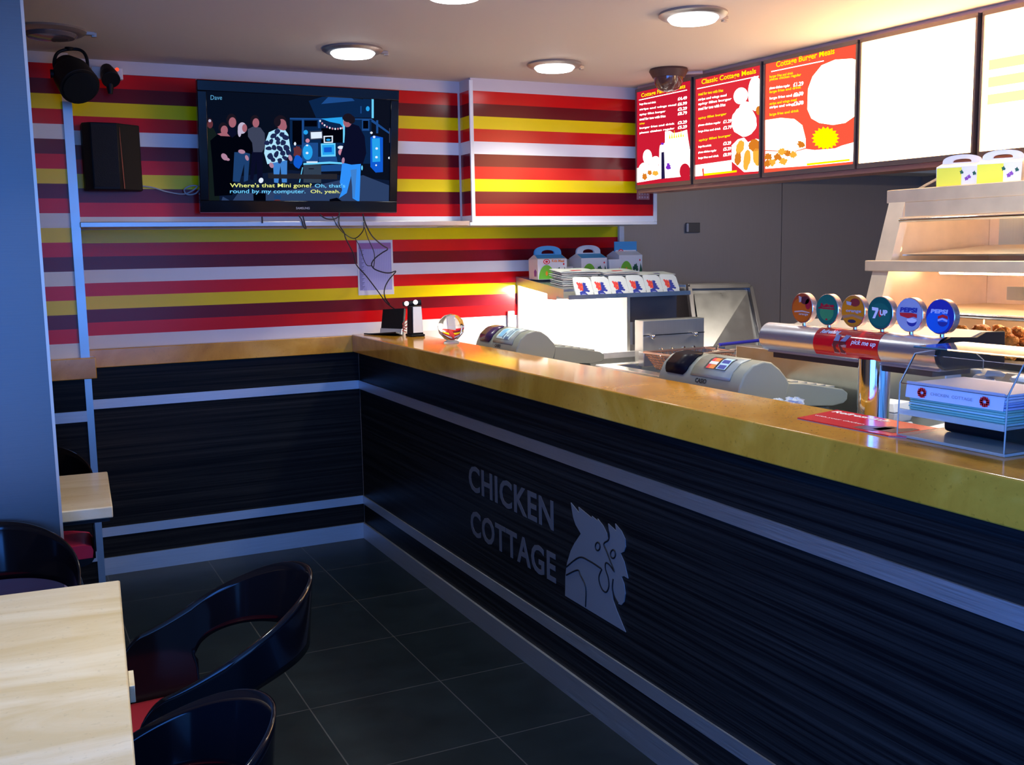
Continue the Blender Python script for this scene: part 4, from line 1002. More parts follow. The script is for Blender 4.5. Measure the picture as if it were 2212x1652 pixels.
# ------------------------------------------------------------------ cash registers
DISP = mat('till_window', (0.006, 0.006, 0.012), 0.35, spec=0.06)
WS = 0.905       # work surface behind the counter
def register(label, x, ynear, L, sticker, rot=0.0, wincol=DISP):
    """profile in x/z, extruded along y; customers are at -x"""
    t = thing('cash_register', label, 'cash register', (x, ynear, WS+0.0005), rot, 'grey cash registers behind the counter')
    z = lambda a: a-WS-0.0005
    prof = [(-0.012, 0.93), (-0.012, 1.045), (-0.004, 1.075), (0.014, 1.112), (0.045, 1.138), (0.088, 1.148), (0.118, 1.142), (0.150, 1.120), (0.178, 1.090), (0.190, 1.070), (0.172, 1.010), (0.165, 0.93)]
    MB().prism([(a, 0, z(b)) for a, b in prof], (0, L, 0)).build('printer_housing', GREYP, t, bevel=0.006, seg=3)
    kb = [(0.178, 1.000), (0.192, 1.072), (0.26, 1.066), (0.42, 1.036), (0.442, 1.022), (0.440, 1.000), (0.425, 0.990), (0.38, 0.985)]
    MB().prism([(a, 0.012, z(b)) for a, b in kb], (0, L-0.03, 0)).build('keyboard_deck', GREYP, t, bevel=0.004, seg=3)
    MB().prism([(0.20, 0.03, z(0.985)), (0.38, 0.03, z(0.984)), (0.40, 0.03, z(0.93)), (0.20, 0.03, z(0.93))], (0, L-0.07, 0)).build('lower_case', GREYD, t, bevel=0.004)
    k = MB()
    for i in range(7):
        for j in range(5):
            xx = 0.225+j*0.038; zz = z(1.066-(xx-0.22)*0.178); y = 0.035+i*(L-0.09)/7
            k.box(xx, xx+0.028, y, y+(L-0.09)/9, zz, zz+0.007)
    k.build('keys', mat('till_keys', (0.32, 0.32, 0.28), 0.5), t)
    MB().box(-0.03, 0.42, -0.005, L+0.01, 0.0, 0.0245).build('drawer', GREYD, t, bevel=0.003)
    # helper on curved customer face
    def face(u, v, off):       # u metres from far end, v 0..1 along the curved face
        seg = [(-0.012, 1.015), (-0.012, 1.045), (-0.004, 1.075), (0.014, 1.112), (0.045, 1.138), (0.088, 1.148)]
        f = v*(len(seg)-1); i = min(int(f), len(seg)-2); f -= i
        a = seg[i]; b = seg[i+1]; px = a[0]+(b[0]-a[0])*f; pz = a[1]+(b[1]-a[1])*f
        nx, nz = -(b[1]-a[1]), (b[0]-a[0]); l = math.hypot(nx, nz)
        return Vector((px+nx/l*off, L-u, z(pz+nz/l*off)))
    def patch(mb, u0, u1, v0, v1, off, m=0, rnd=0.0):
        n = 10; base = len(mb.v); vs = []; 
        for j in range(n+1):
            v = v0+(v1-v0)*j/n; e = (2*abs(j/n-0.5))**4*rnd
            for i in range(2):
                u = (u0+e) if i == 0 else (u1-e); vs.append(face(u, v, off))
        fs = [[2*j, 2*j+2, 2*j+3, 2*j+1] for j in range(n)]
        return mb.add(vs, fs, m)
    patch(MB(), 0.026, 0.150, 0.44, 0.965, 0.004, 0, 0.018).build('display_window', wincol, t, solid=0.005)
    patch(MB(), 0.172, L-0.055, 0.46, 0.985, 0.0015).build('cover_panel', mat('till_panel', (0.29, 0.32, 0.285), 0.34), t, solid=0.003)
    sk = MB()
    if sticker == 'cards':
        patch(sk, 0.225, 0.335, 0.60, 0.88, 0.0042, 0); patch(sk, 0.285, 0.330, 0.61, 0.86, 0.0048, 1)
        patch(sk, 0.236, 0.262, 0.60, 0.83, 0.0048, 2); patch(sk, 0.250, 0.276, 0.60, 0.83, 0.0050, 3)
        patch(sk, 0.236, 0.276, 0.69, 0.75, 0.0054, 4); patch(sk, 0.290, 0.325, 0.62, 0.70, 0.0054, 5); patch(sk, 0.290, 0.325, 0.74, 0.80, 0.0054, 5)
        mats = [INKK, mat('sticker_pale_blue', (0.45, 0.70, 0.85), 0.4), INKR, INKO, INKW, INKB]
    else:
        patch(sk, 0.195, 0.325, 0.56, 0.93, 0.0042, 0); patch(sk, 0.205, 0.245, 0.60, 0.86, 0.0048, 1)
        patch(sk, 0.250, 0.262, 0.58, 0.72, 0.0050, 2); patch(sk, 0.275, 0.312, 0.55, 0.90, 0.0048, 2); patch(sk, 0.283, 0.304, 0.62, 0.84, 0.0052, 0); patch(sk, 0.290, 0.297, 0.66, 0.80, 0.0056, 2)
        mats = [mat('sticker_white', (0.60, 0.78, 0.80), 0.4), mat('sticker_light_blue', (0.22, 0.50, 0.72), 0.4), mat('sticker_slate', (0.10, 0.17, 0.28), 0.4)]
    sk.build('sticker', mats, t, smooth=False)
    tx = MB(); put_text(tx, 'CASIO', face(0.205, 0.345, 0.002), face(0.262, 0.345, 0.002), face(0.205, 0.43, 0.002), 0, 0.03)
    tx.build('logo', INKK, t, smooth=False)
    MB().box(-0.0135, -0.0118, 0.01, L-0.01, z(1.0445), z(1.0462)).box(-0.011, 0.17, -0.0012, 0.0003, z(1.0145), z(1.0165)).build('case_seam', GREYD, t)
    MB().cyl((0.12, -0.004, z(1.012)), (0.12, 0.004, z(1.012)), 0.010, 0.010, 18).build('key_switch', GREYD, t)
    return t
register('grey cash register with a pale sticker, the farther one, beside the clear globe', 0.335, -1.18, 0.42, 'blue', wincol=mat('till_window_purple', (0.045, 0.02, 0.07), 0.25))
register('grey cash register with card stickers, the nearer one, beside the drinks tower', 0.345, -2.655, 0.425, 'cards')
# ------------------------------------------------------------------ red counter mat
mt = thing('counter_mat', 'red printed drinks mat lying on the counter before the drinks tower', 'mat', (0.16, -3.35, H))
q = [onZ(1725, 905, H), onZ(1921, 944, H), onZ(1975, 940, H), onZ(2040, 915, H), onZ(1850, 887, H)]
q = [Vector((0.072, -3.205, H)), Vector((0.077, -3.485, H)), Vector((0.098, -3.515, H)), Vector((0.236, -3.505, H)), Vector((0.236, -3.165, H))]
MB().prism(q, (0, 0, 0.0035)).build('sheet', mat('mat_red', (0.72, 0.015, 0.02), 0.25, coat=0.3), mt, world=True, smooth=False)
MB().prism([p+Vector((0, 0, -0.0003)) for p in q], (0, 0, 0.0014)).build('edge', mat('mat_edge', (0.5, 0.5, 0.55), 0.4), mt, world=True, smooth=False)
tm = MB()
put_text(tm, 'Refreshing', (0.19, -3.185, H+0.0039), (0.19, -3.36, H+0.0039), (0.222, -3.185, H+0.0039), 0, 0.02)
put_text(tm, 'with your chicken', (0.125, -3.20, H+0.0039), (0.125, -3.36, H+0.0039), (0.138, -3.20, H+0.0039), 0, 0.01)
tm.build('print', INKW, mt, world=True, smooth=False)
bm_ = MB()
for cx, cy in ((0.105, -3.40), (0.125, -3.44)):
    bm_.prism([Vector((cx+a, cy+b, H+0.0037)) for a, b in ((-0.02,0.03),(0.02,0.03),(0.035,0.0),(0.06,-0.01),(0.06,-0.03),(0.02,-0.035),(-0.02,-0.03))], (0, 0, 0.0003))
bm_.build('glass_print', mat('mat_brown', (0.10, 0.03, 0.02), 0.4), mt, world=True, smooth=False)
# ------------------------------------------------------------------ acrylic sachet and straw box
ab = thing('acrylic_dispenser', 'clear acrylic box holding stacked wrapped napkins at the right end of the counter', 'dispenser', (0.20, -3.62, H))
X0, X1, Y0, Y1 = 0.098, 0.36, -3.757, -3.487
MB().box(X0, X1+0.02, Y0, Y1, H, H+0.006).build('base_plate', ACRYE, ab, world=True, bevel=0.001)
side = [(X0, H+0.006), (X0+0.004, H+0.118), (X0+0.045, H+0.178), (X0+0.20, H+0.190), (X1, H+0.15), (X1, H+0.006)]
for y in (Y0, Y1-0.004):
    MB().prism([(a, y, b) for a, b in side], (0, 0.004, 0)).build('side_panel', ACRY, ab, world=True, smooth=False)
    tb = MB(); tb.tube([(a, y+0.002, b) for a, b in side], 0.0016, 6, sub=1); tb.build('polished_edge', ACRYE, ab, world=True)
MB().prism([(X0+0.003, Y0+0.004, H+0.118), (X0+0.045, Y0+0.004, H+0.178), (X0+0.048, Y0+0.004, H+0.176), (X0+0.006, Y0+0.004, H+0.116)], (0, Y1-Y0-0.008, 0)).build('front_slope', ACRY, ab, world=True, smooth=False)
MB().box(X0+0.045, X0+0.20, Y0-0.002, Y1+0.002, H+0.1905, H+0.1945).build('lid', ACRY, ab, world=True, smooth=False)
MB().box(X0+0.006, X1-0.01, Y0+0.0045, Y1-0.0045, H+0.052, H+0.056).build('shelf', ACRYE, ab, world=True, smooth=False)
MB().box(X0, X0+0.004, Y0+0.0045, Y1-0.0045, H+0.050, H+0.062).build('shelf_lip', ACRYE, ab, world=True, smooth=False)
PKS = [mat('wrap_white', (0.62, 0.64, 0.80), 0.4), mat('wrap_lilac', (0.42, 0.46, 0.74), 0.4), mat('wrap_green', (0.24, 0.50, 0.42), 0.4), mat('wrap_aqua', (0.42, 0.62, 0.62), 0.4)]
z = H+0.0565; rnd = random.Random(4)
for i in range(12):
    hh_ = 0.0052
    t = thing('napkin_packet', 'flat wrapped napkin packet in the clear counter box, '+['bottom one', 'second from bottom', 'third from bottom', 'fourth from bottom', 'fifth from bottom', 'sixth from bottom', 'sixth from top', 'fifth from top', 'fourth from top', 'third from top', 'second from top', 'topmost'][i]+' in the stack', 'napkin packet', (0.2, -3.6, z), 0, 'wrapped napkins stacked in the clear box')
    dx = rnd.random()*0.004; dy = (rnd.random()-0.5)*0.006
    col_i = 2 if i < 6 and i % 3 else (3 if i < 4 else (1 if i < 9 else 0))
    MB().box(X0+0.012+dx, X0+0.185, Y0+0.016+dy, Y1-0.018+dy, z, z+hh_-0.0006).build('wrapper', PKS[col_i], t, world=True, bevel=0.0015)
    z += hh_
# loose front sheet with red marks and thin print, hanging over the stack front
fs_ = thing('napkin_packet', 'wrapped napkin packet standing at the stack front with red marks, behind the acrylic', 'napkin packet', (0.11, -3.6, H+0.06), 0, 'wrapped napkins stacked in the clear box')
MB().prism([(X0+0.0075, Y0+0.014, H+0.088), (X0+0.0075, Y1-0.014, H+0.088), (X0+0.012, Y1-0.014, H+0.1215), (X0+0.012, Y0+0.014, H+0.1215)], (0.0012, 0, 0)).build('wrapper', PKS[0], fs_, world=True, smooth=False)
mk = MB()
for y in (-3.545, -3.70):
    for k in range(9):
        a = k*0.7; mk.box(X0+0.0068, X0+0.0074, y-0.004+0.008*math.cos(a), y+0.003+0.008*math.cos(a), H+0.098+0.007*math.sin(a), H+0.105+0.007*math.sin(a))
mk.build('red_mark', INKR, fs_, world=True, smooth=False)
tk = MB(); put_text(tk, 'CHICKEN  COTTAGE', (X0+0.0066, -3.568, H+0.099), (X0+0.0066, -3.672, H+0.099), (X0+0.0066, -3.568, H+0.105), 0, 0.0)
tk.build('print', mat('print_slate', (0.25, 0.3, 0.45), 0.5), fs_, world=True, smooth=False)
sb = thing('sachet_pile', 'crumpled clear wrapped sachets at the back of the clear counter box', 'sachets', (0.31, -3.62, H+0.056))
mb = MB()
for k in range(26): mb.blob((0.315+rnd.random()*0.03, -3.73+rnd.random()*0.22, H+0.066+rnd.random()*0.06), 0.022, 0.028, 0.010, 8, k % 2, 0.7, k)
o = mb.build('sachets', [mat('cling_white', (0.62, 0.68, 0.74), 0.25), mat('cling_tan', (0.5, 0.42, 0.34), 0.3)], sb, world=True, kind='stuff')
tag(MB().box(0.20, 0.27, -3.74, -3.52, H+0.0065, H+0.045).build('stapler_block', BLKM, bevel=0.01, seg=3), 'black oblong block lying inside the base of the clear counter box', 'block')
# ================================================================== KITCHEN SIDE
H2 = WS
# work bench behind the counter
wb = thing('work_bench', 'stainless work bench behind the counter carrying tills and drinks tower', 'bench', (0.53, -2.6, 0))
MB().box(0.247, 0.83, -6.0, -0.58, H2-0.04, H2).build('worktop', STEELH, wb, world=True, bevel=0.004)
MB().box(0.26, 0.80, -6.0, -0.60, 0.12, H2-0.041).build('cupboard', STEEL, wb, world=True)
MB().box(0.30, 0.76, -5.95, -0.65, 0.0005, 0.1195).build('plinth', BLKM, wb, world=True)
# back bench along the steel wall
bb = thing('back_bench', 'stainless bench along the kitchen back wall', 'bench', (2.7, -0.35, 0))
MB().box(1.80, XR-0.01, -0.62, -0.002, 0.72, 0.76).build('worktop', STEELH, bb, world=True, bevel=0.004)
MB().box(1.82, XR-0.02, -0.58, -0.004, 0.0005, 0.719).build('cupboard', STEEL, bb, world=True)
# wall socket
p0 = onY(1483, 481, -0.01); p1 = onY(1512, 502, -0.01)
so = thing('wall_socket', 'small steel socket plate on the kitchen wall', 'socket', (p0.x, -0.001, p1.z))
MB().box(p0.x, p1.x, -0.012, -0.0005, p1.z, p0.z).build('plate', mat('socket_dark', (0.14, 0.12, 0.10), 0.4, 0.6), so, world=True, bevel=0.002)
MB().box(p0.x-0.004, p0.x+0.012, -0.018, -0.0125, p1.z+0.004, p0.z-0.004).build('rocker', mat('socket_pale', (0.5, 0.46, 0.42), 0.4), so, world=True, bevel=0.002)

# ------------------------------------------------------------------ heated chip station against the striped wall
def cz(y): return 1.347+0.104*y          # upper face of the sloping canopy
STEELD = brushed('stainless_dull', (0.72, 0.70, 0.69), 0.5, (4, 4, 4), 0.06, 0.55)
cs = thing('chip_station', 'stainless heated chip station with sloping canopy against the striped wall', 'chip station', (1.30, -0.30, 0))
CX0, CX1, CYF = 0.925, 1.674, -0.536
MB().prism([(CX0, 0-0.002, cz(0)), (CX0, CYF, cz(CYF)), (CX0, CYF, cz(CYF)-0.012), (CX0, -0.002, cz(0)-0.012)], (CX1-CX0, 0, 0)).build('canopy_top', STEELH, cs, world=True, smooth=False)
MB().box(CX0, CX1, CYF-0.045, CYF, 1.243, 1.246).box(CX0, CX1, CYF-0.048, CYF-0.045, 1.240, 1.262).build('front_fascia', STEELH, cs, world=True)
MB().prism([(CX0-0.003, -0.002, cz(0)-0.0005), (CX0-0.003, CYF-0.002, cz(CYF)), (CX0-0.003, CYF-0.002, cz(CYF)-0.045), (CX0-0.003, -0.002, cz(0)-0.046)], (0.003, 0, 0)).build('side_fascia', STEEL, cs, world=True, smooth=False)
MB().prism([(CX1, -0.002, cz(0)-0.0005), (CX1, CYF-0.002, cz(CYF)), (CX1, CYF-0.002, cz(CYF)-0.045), (CX1, -0.002, cz(0)-0.046)], (0.003, 0, 0)).build('side_fascia', STEEL, cs, world=True, smooth=False)
MB().box(CX0+0.001, CX1-0.001, -0.02, -0.003, 0.93, cz(0)-0.018).build('back_panel', STEELD, cs, world=True)
MB().box(1.326, 1.345, -0.50, -0.021, 0.93, 1.285).build('partition', STEEL, cs, world=True)
MB().box(1.346, CX1-0.002, -0.46, -0.45, 1.10, 1.275).build('dark_panel', mat('smoked_steel', (0.16, 0.15, 0.16), 0.4, 0.8), cs, world=True)
MB().box(CX0, CX1, -0.55, -0.021, 0.925, 0.93).box(CX0, CX1, -0.555, -0.55, 0.925, 0.955).build('chip_pan', STEELD, cs, world=True)
MB().box(CX0, CX1, -0.55, -0.003, 0.0005, 0.9245).build('body', STEEL, cs, world=True)
LAMPY = emis('heat_lamp_tube', (1.0, 0.90, 0.80), 8.0)
MB().cyl((CX0+0.06, -0.36, 1.270), (1.31, -0.36, 1.270), 0.012, 0.012, 12).build('heat_lamp', LAMPY, cs, world=True)
hl = area_light('heat_lamp_beam', (1.14, -0.36, 1.255), (math.radians(34), math.radians(12), 0), 0.28, 0.05, 48, (1.0, 0.88, 0.78)); hl.parent = cs; hl.location = hl.location-cs.location
mb = MB().box(0.950, 0.953, -0.41, -0.31, 1.232, 1.289).box(1.318, 1.321, -0.41, -0.31, 1.232, 1.289).box(0.950, 1.321, -0.413, -0.41, 1.236, 1.288)  # unseen shield, added to hold the lamp's glow low on the striped wall
mb.build('added_light_shield', STEEL, cs, world=True)
# ------------------------------------------------------------------ children's meal boxes
BOXW = mat('carton_white', (0.72, 0.72, 0.70), 0.5)
BOXY = mat('carton_yellow', (0.75, 0.72, 0.05), 0.5)
def meal_box(label, loc, w, d, h, variant=0, rot=0.0, loc_parent=None):
    t = thing('meal_box', label, 'box', loc, rot, 'printed carry boxes')
    z1 = 0.60*h; z2 = 0.73*h
    mb = MB()
    t1 = 0.94
    A = [(-w/2, -d/2, 0), (w/2, -d/2, 0), (w/2*1.03, -d/2, z1), (-w/2*1.03, -d/2, z1)]
    B = [(x, -y, z) for x, y, z in A]
    mb.poly(A); mb.poly(B[::-1])
    mb.poly([A[0], A[3], B[3], B[0]]); mb.poly([A[1], B[1], B[2], A[2]]); mb.poly([A[0], B[0], B[1], A[1]])
    C = [(w/2*0.97, -0.006, z2), (-w/2*0.97, -0.006, z2)]; D = [(x, -y, z) for x, y, z in C]
    mb.poly([A[3], A[2], C[0], C[1]]); mb.poly([B[2], B[3], D[1], D[0]])
    mb.poly([A[3], C[1], D[1], B[3]]); mb.poly([A[2], B[2], D[0], C[0]])
    mb.build('carton', BOXW, t, smooth=False)
    if variant != 2:
        # arched handle panel with a slot
        n = 16; out = []; inn = []
        for i in range(n+1):
            a = math.pi*i/n
            out.append((w/2*0.95*math.cos(a), z2+(h-z2)*math.sin(a)**0.6)); inn.append((w/2*0.46*math.cos(a), z2+0.12*(h-z2)+(h-z2)*0.42*math.sin(a)**0.6))
        hb = MB()
        for y in (-0.0065, 0.0065):
            vs = [(x, y, z) for x, z in out]+[(x, y, z) for x, z in inn]; m = n+1
            hb.add(vs, [[i, i+1, m+i+1, m+i] for i in range(n)])
            hb.poly([(inn[0][0], y, inn[0][1]), (out[0][0], y, out[0][1]), (out[-1][0], y, out[-1][1]), (inn[-1][0], y, inn[-1][1])])
        hb.build('handle', [BOXW if variant in (1, 3) else INKSKY], t, smooth=False)
    else:
        MB().box(-w/2*0.98, w/2*0.98, -0.012, -0.006, z1, h).build('top_flap', INKSKY, t, smooth=False)
    yf = -d/2-0.0008
    pr = MB()
    def el(cx, cz_, rx, rz, m, a0=0, a1=2*math.pi, n=18, off=0.0, jag=0.0):
        pts = []
        for i in range(n):
            a = a0+(a1-a0)*i/(n-1 if a1-a0 < 6 else n); k = 1-jag*(i % 2)
            pts.append((w*(cx-0.5)+rx*w*math.cos(a)*k, yf-off, z1*cz_+rz*z1*math.sin(a)*k))
        pr.poly(pts, m)
    if variant == 3:
        pr.poly([(-w/2, yf, 0), (0.1*w, yf, 0), (0.1*w, yf, z1*0.95), (-w/2, yf, z1*0.95)], 6)
    else:
        el(0.30, 0.02, 0.28, 0.70, 1, 0, math.pi)
        for cx, cc, s_ in ((0.72, 0.42, 0.10), (0.64, 0.36, 0.07), (0.78, 0.30, 0.06)): el(cx, cc, s_, s_*2.0, 2, n=10, off=0.0004, jag=0.35)
        pr.poly([(w*0.36, yf-0.0003, z1*0.02), (w*0.50, yf-0.0003, z1*0.02), (w*0.50, yf-0.0003, z1*0.30), (w*0.43, yf-0.0003, z1*0.62)], 2)
        el(0.30, 0.30, 0.05, 0.14, 4, off=0.0004, jag=0.3); el(0.90, 0.75, 0.03, 0.05, 3, off=0.0004)
    if variant == 0: el(0.30, 0.88, 0.12, 0.13, 3, off=0.0004); el(0.30, 0.88, 0.085, 0.09, 5, off=0.0006); el(0.30, 0.88, 0.055, 0.06, 3, off=0.0008); put_text(pr, 'Kids Meal', (-0.02*w, yf-0.0006, z1*0.86), (0.42*w, yf-0.0006, z1*0.84), (-0.02*w, yf-0.0006, z1*0.99), 4, 0.03)
    if variant == 3:
        for cx, cc, m in ((0.78, 0.45, 7), (0.72, 0.36, 7), (0.60, 0.70, 2), (0.90, 0.62, 2)): el(cx, cc, 0.05, 0.13, m, n=9, off=0.0004, jag=0.4)
    pr.build('print', [INKSKY, INKG, INKDG, INKR, INKO, INKW, BOXY, INKP], t, smooth=False)
    # printed sky on the sloping upper panel
    sk = MB(); 
    def lean(u, v): 
        y = -d/2+(d/2-0.006)*v; return (w*(u-0.5)*(1.03-0.06*v), y-0.0012, z1+(z2-z1)*v+0.0008)
    if variant in (0, 1): sk.poly([lean(0.02, 0.0 if variant == 1 else 0.2), lean(0.98, 0.0 if variant == 1 else 0.2), lean(0.98, 1), lean(0.02, 1)], 0)
    if variant == 2:
        yy = -0.0128
        sk.add([(-w/2*0.9, yy, z1*1.02), (w/2*0.9, yy, z1*1.02), (w/2*0.9, yy, z1*1.25), (-w/2*0.9, yy, z1*1.25)], [(0, 1, 2, 3)], 1)
        for r_, m_ in ((0.12, 2), (0.085, 1), (0.055, 2)):
            sk.poly([(-0.22*w+r_*w*math.cos(a*math.pi/9), yy-0.0004-(0.13-r_)*0.004, z1*1.14+r_*w*math.sin(a*math.pi/9)) for a in range(18)], m_)
        put_text(sk, 'Kids Meal', (-0.04*w, yy-0.0006, z1*1.08), (0.42*w, yy-0.0006, z1*1.06), (-0.04*w, yy-0.0006, z1*1.20), 3, 0.03)
    if sk.v: sk.build('sky_print', [INKSKY, BOXW, INKR, INKO], t, smooth=False)
    # side print
    sp_ = MB().poly([(-w/2-0.0012, -d*0.1, z1*0.15), (-w/2-0.0012, -d*0.35, z1*0.15), (-w/2-0.0016, -d*0.38, z1*0.4), (-w/2-0.0018, -d*0.22, z1*0.52), (-w/2-0.0016, -d*0.08, z1*0.4)], 0)
    sp_.build('side_print', INKP, t, smooth=False)
    return t
meal_box('printed carry box with a blue arched handle, left end of the chip station top', (1.015, -0.20, cz(-0.20)+0.008), 0.165, 0.125, 0.178, 0, math.radians(-5))
meal_box('printed carry box with a white open handle, middle of the chip station top', (1.285, -0.17, cz(-0.17)+0.008), 0.165, 0.12, 0.175, 1, math.radians(3))
meal_box('tallest printed carry box with a blue flat top, right end of the chip station top', (1.535, -0.15, cz(-0.15)+0.008), 0.155, 0.12, 0.190, 2, math.radians(3))
cp_ = thing('small_carton', 'small white carton with red stripes between the middle and right carry boxes', 'carton', (1.420, -0.20, cz(-0.20)+0.001))
frust(MB(), -0.032, 0.032, -0.040, 0.040, -0.03, 0.03, -0.036, 0.036, 0.002, 0.105).build('carton', BOXW, cp_)
cm = MB()
cm.poly([(-0.0365, -0.0342, 0.078), (0.0365, -0.0342, 0.078), (0.037, -0.0346, 0.084), (-0.037, -0.0346, 0.084)]); cm.poly([(-0.01, -0.0318, 0.012), (0.002, -0.0318, 0.012), (0.033, -0.0338, 0.055), (0.030, -0.0338, 0.060)])
cm.build('red_stripe', INKR, cp_, smooth=False)
p_ = thing('small_carton', 'small pale carton between the left and middle carry boxes', 'carton', (1.155, -0.14, cz(-0.14)))
MB().box(-0.035, 0.035, -0.03, 0.03, 0.006, 0.066).build('carton', BOXW, p_, bevel=0.002); MB().box(-0.022, 0.022, -0.0312, -0.0303, 0.036, 0.044).build('print', INKR, p_)
# flat paper bags in piles
BAG = mat('bag_paper', (0.70, 0.74, 0.68), 0.75)
BAG2 = mat('bag_paper_warm', (0.70, 0.64, 0.58), 0.75)
rnd = random.Random(11)
tilt = math.atan(0.104)
def pile(nm, x0, w, y, d, n, th):
    for k in range(n):
        dx = (rnd.random()-0.5)*0.012; dy = (rnd.random()-0.5)*0.012
        zc_ = cz(y)+0.0015+k*th
        where = 'topmost' if k == n-1 else ('bottom' if k == 0 else '%s from the bottom' % ['', 'second', 'third', 'fourth', 'fifth', 'sixth', 'seventh', 'eighth'][k])
        t = thing('paper_bag', 'white paper bag, %s of the %s pile' % (where, nm), 'paper bag', (x0+w/2+dx, y+dy, zc_), 0, 'piled paper bags on the chip station')
        M = Matrix.Rotation(tilt, 4, 'X') @ Matrix.Rotation((rnd.random()-0.5)*0.08, 4, 'Z')
        g_ = MB()
        def fn(u, v, s=1): return M @ Vector((w*(u-0.5), d*(v-0.5), th*0.45+s*th*0.33*(1-(2*abs(u-0.5))**6*0.7)+0.0012*math.sin(9*u+k)))
        g_.grid(lambda u, v: fn(u, v, 1), 8, 4); g_.grid(lambda u, v: fn(1-u, v, -1), 8, 4)
        g_.box(-w/2, w/2, -d/2, -d/2+0.002, th*0.2, th*0.62, 0, M)
        g_.box(-w/2, -w/2+0.001, -d/2, d/2, th*0.25, th*0.6, 0, M)
        g_.build('sheet', BAG if (k+int(x0*10)) % 3 else BAG2, t, angle=0.9)
        if k == n-1:
            MB().box(-w*0.15, w*0.12, -d*0.3, -d*0.1, th*0.80, th*0.82, 0, M).build('print', INKR if x0 < 1.4 else INKB, t)
pile('left', 0.965, 0.225, -0.385, 0.13, 8, 0.0098)
pile('middle', 1.215, 0.225, -0.385, 0.13, 8, 0.0088)
pile('right', 1.445, 0.215, -0.395, 0.12, 6, 0.0085)
# paper pouches with the red and blue rooster print, standing in the front tray
def pouch(label, x, back):
    y0 = -0.563+back*0.013; z0 = 1.2535+back*0.022
    t = thing('paper_pouch', label, 'paper pouch', (x, y0, z0), 0, 'fries pouches standing along the canopy front')
    w_, h_ = 0.102, 0.090
    M = Matrix.Rotation(math.radians(-32), 4, 'X') @ Matrix.Rotation(math.radians(2.5), 4, 'Y')
    def q(u, v, o=0.0): return M @ Vector((w_*u, -o, h_*v))
    out = [(0, 0), (1, 0), (1.0, 0.80), (0.93, 0.93), (0.80, 1.0), (0.12, 1.0), (0.02, 0.95), (0, 0.85)]
    n_ = (M @ Vector((0, 1, 0)))
    MB().prism([q(a, b) for a, b in out], n_*0.006).build('sheet', BAG, t, smooth=False)
    if not back:
        g_ = MB()
        def sh(pts, m, o): g_.poly([q(0.5+(a-0.46)*1.30, 0.48+(b-0.46)*1.12, o) for a, b in pts], m)
        sh([(0.20,0.84),(0.27,0.88),(0.31,0.80),(0.36,0.86),(0.40,0.78),(0.45,0.86),(0.47,0.60),(0.44,0.50),(0.46,0.40),(0.38,0.33),(0.36,0.40),(0.30,0.34),(0.27,0.48),(0.22,0.50),(0.25,0.65)], 0, 0.0008)
        sh([(0.47,0.80),(0.52,0.86),(0.55,0.82),(0.60,0.84),(0.62,0.76),(0.58,0.70),(0.66,0.62),(0.60,0.56),(0.70,0.48),(0.62,0.46),(0.72,0.36),(0.66,0.28),(0.56,0.32),(0.50,0.30),(0.58,0.16),(0.66,0.06),(0.24,0.06),(0.26,0.30),(0.36,0.34),(0.44,0.42),(0.46,0.60)], 1, 0.0008)
        sh([(0.36,0.60),(0.42,0.64),(0.43,0.58),(0.38,0.54)], 2, 0.0014)
        sh([(0.33,0.14),(0.50,0.14),(0.50,0.18),(0.33,0.18)], 3, 0.0014)
        g_.build('rooster_print', [mat('pouch_red', (0.80, 0.06, 0.05), 0.5) if 'pouch_red' not in bpy.data.materials else bpy.data.materials['pouch_red'], INKB, INKO, mat('pouch_pale', (0.3, 0.35, 0.6), 0.5)], t, smooth=False)
    return t
ordn = ['leftmost', 'second from left', 'third from left', 'third from right', 'second from right', 'rightmost']
for i in range(6):
    for b_ in (0, 1): 
        pouch('white paper pouch with red and blue rooster, %s in the front row' % ordn[i] if b_ == 0 else 'plain white pouch edge behind the %s rooster pouch' % ordn[i], 0.985+i*0.107+b_*0.004, b_)
# ------------------------------------------------------------------ fryer
fy = thing('fryer', 'stainless fryer with tall back box and hanging hooks before the chip station', 'fryer', (1.42, -1.0, 0))
FX0, FX1 = 1.262, 1.640
MB().box(FX0, FX1, -0.75, -0.672, 0.90, 1.128).build('back_box', STEEL, fy, world=True, bevel=0.003)
MB().box(FX0-0.001, FX1+0.001, -0.7515, -0.7505, 1.050, 1.054).build('seam', BLKM, fy, world=True)
MB().box(FX0-0.03, FX1+0.10, -0.80, -0.752, 0.90, 0.975).build('hanging_rail', STEELH, fy, world=True, bevel=0.003)
for k, px in enumerate((1428, 1450, 1477, 1498)):
    a = onY(px, 752, -0.81)
    MB().tube([(a.x, -0.795, 0.985), (a.x, -0.815, 0.990), (a.x, -0.822, 0.965), (a.x, -0.812, 0.945), (a.x-0.006, -0.806, 0.952)], 0.0045, 8).build('hook', CHROME, fy, world=True)
for px, py in ((1407, 727), (1499, 721)):
    a = onY(px, py, -0.76); MB().cyl((a.x, -0.7505, a.z), (a.x, -0.775, a.z), 0.010, 0.012, 16).blob((a.x, -0.779, a.z), 0.013, 0.010, 0.013).build('knob', CHROME, fy, world=True)
mb = MB().box(1.02, 1.10, -1.42, -0.68, 0.86, 0.915).box(1.70, 1.78, -1.42, -0.76, 0.86, 0.915).box(1.10, 1.70, -1.42, -1.36, 0.86, 0.915).box(1.10, 1.26, -0.74, -0.68, 0.86, 0.915)
mb.build('rim', STEELH, fy, world=True, bevel=0.004)
MB().box(1.10, 1.70, -1.36, -0.80, 0.74, 0.745).build('tank', mat('tank_brown', (0.16, 0.09, 0.06), 0.3, 0.7), fy, world=True)
MB().box(1.02, 1.78, -1.42, -0.66, 0.0005, 0.739).build('body', STEEL, fy, world=True)
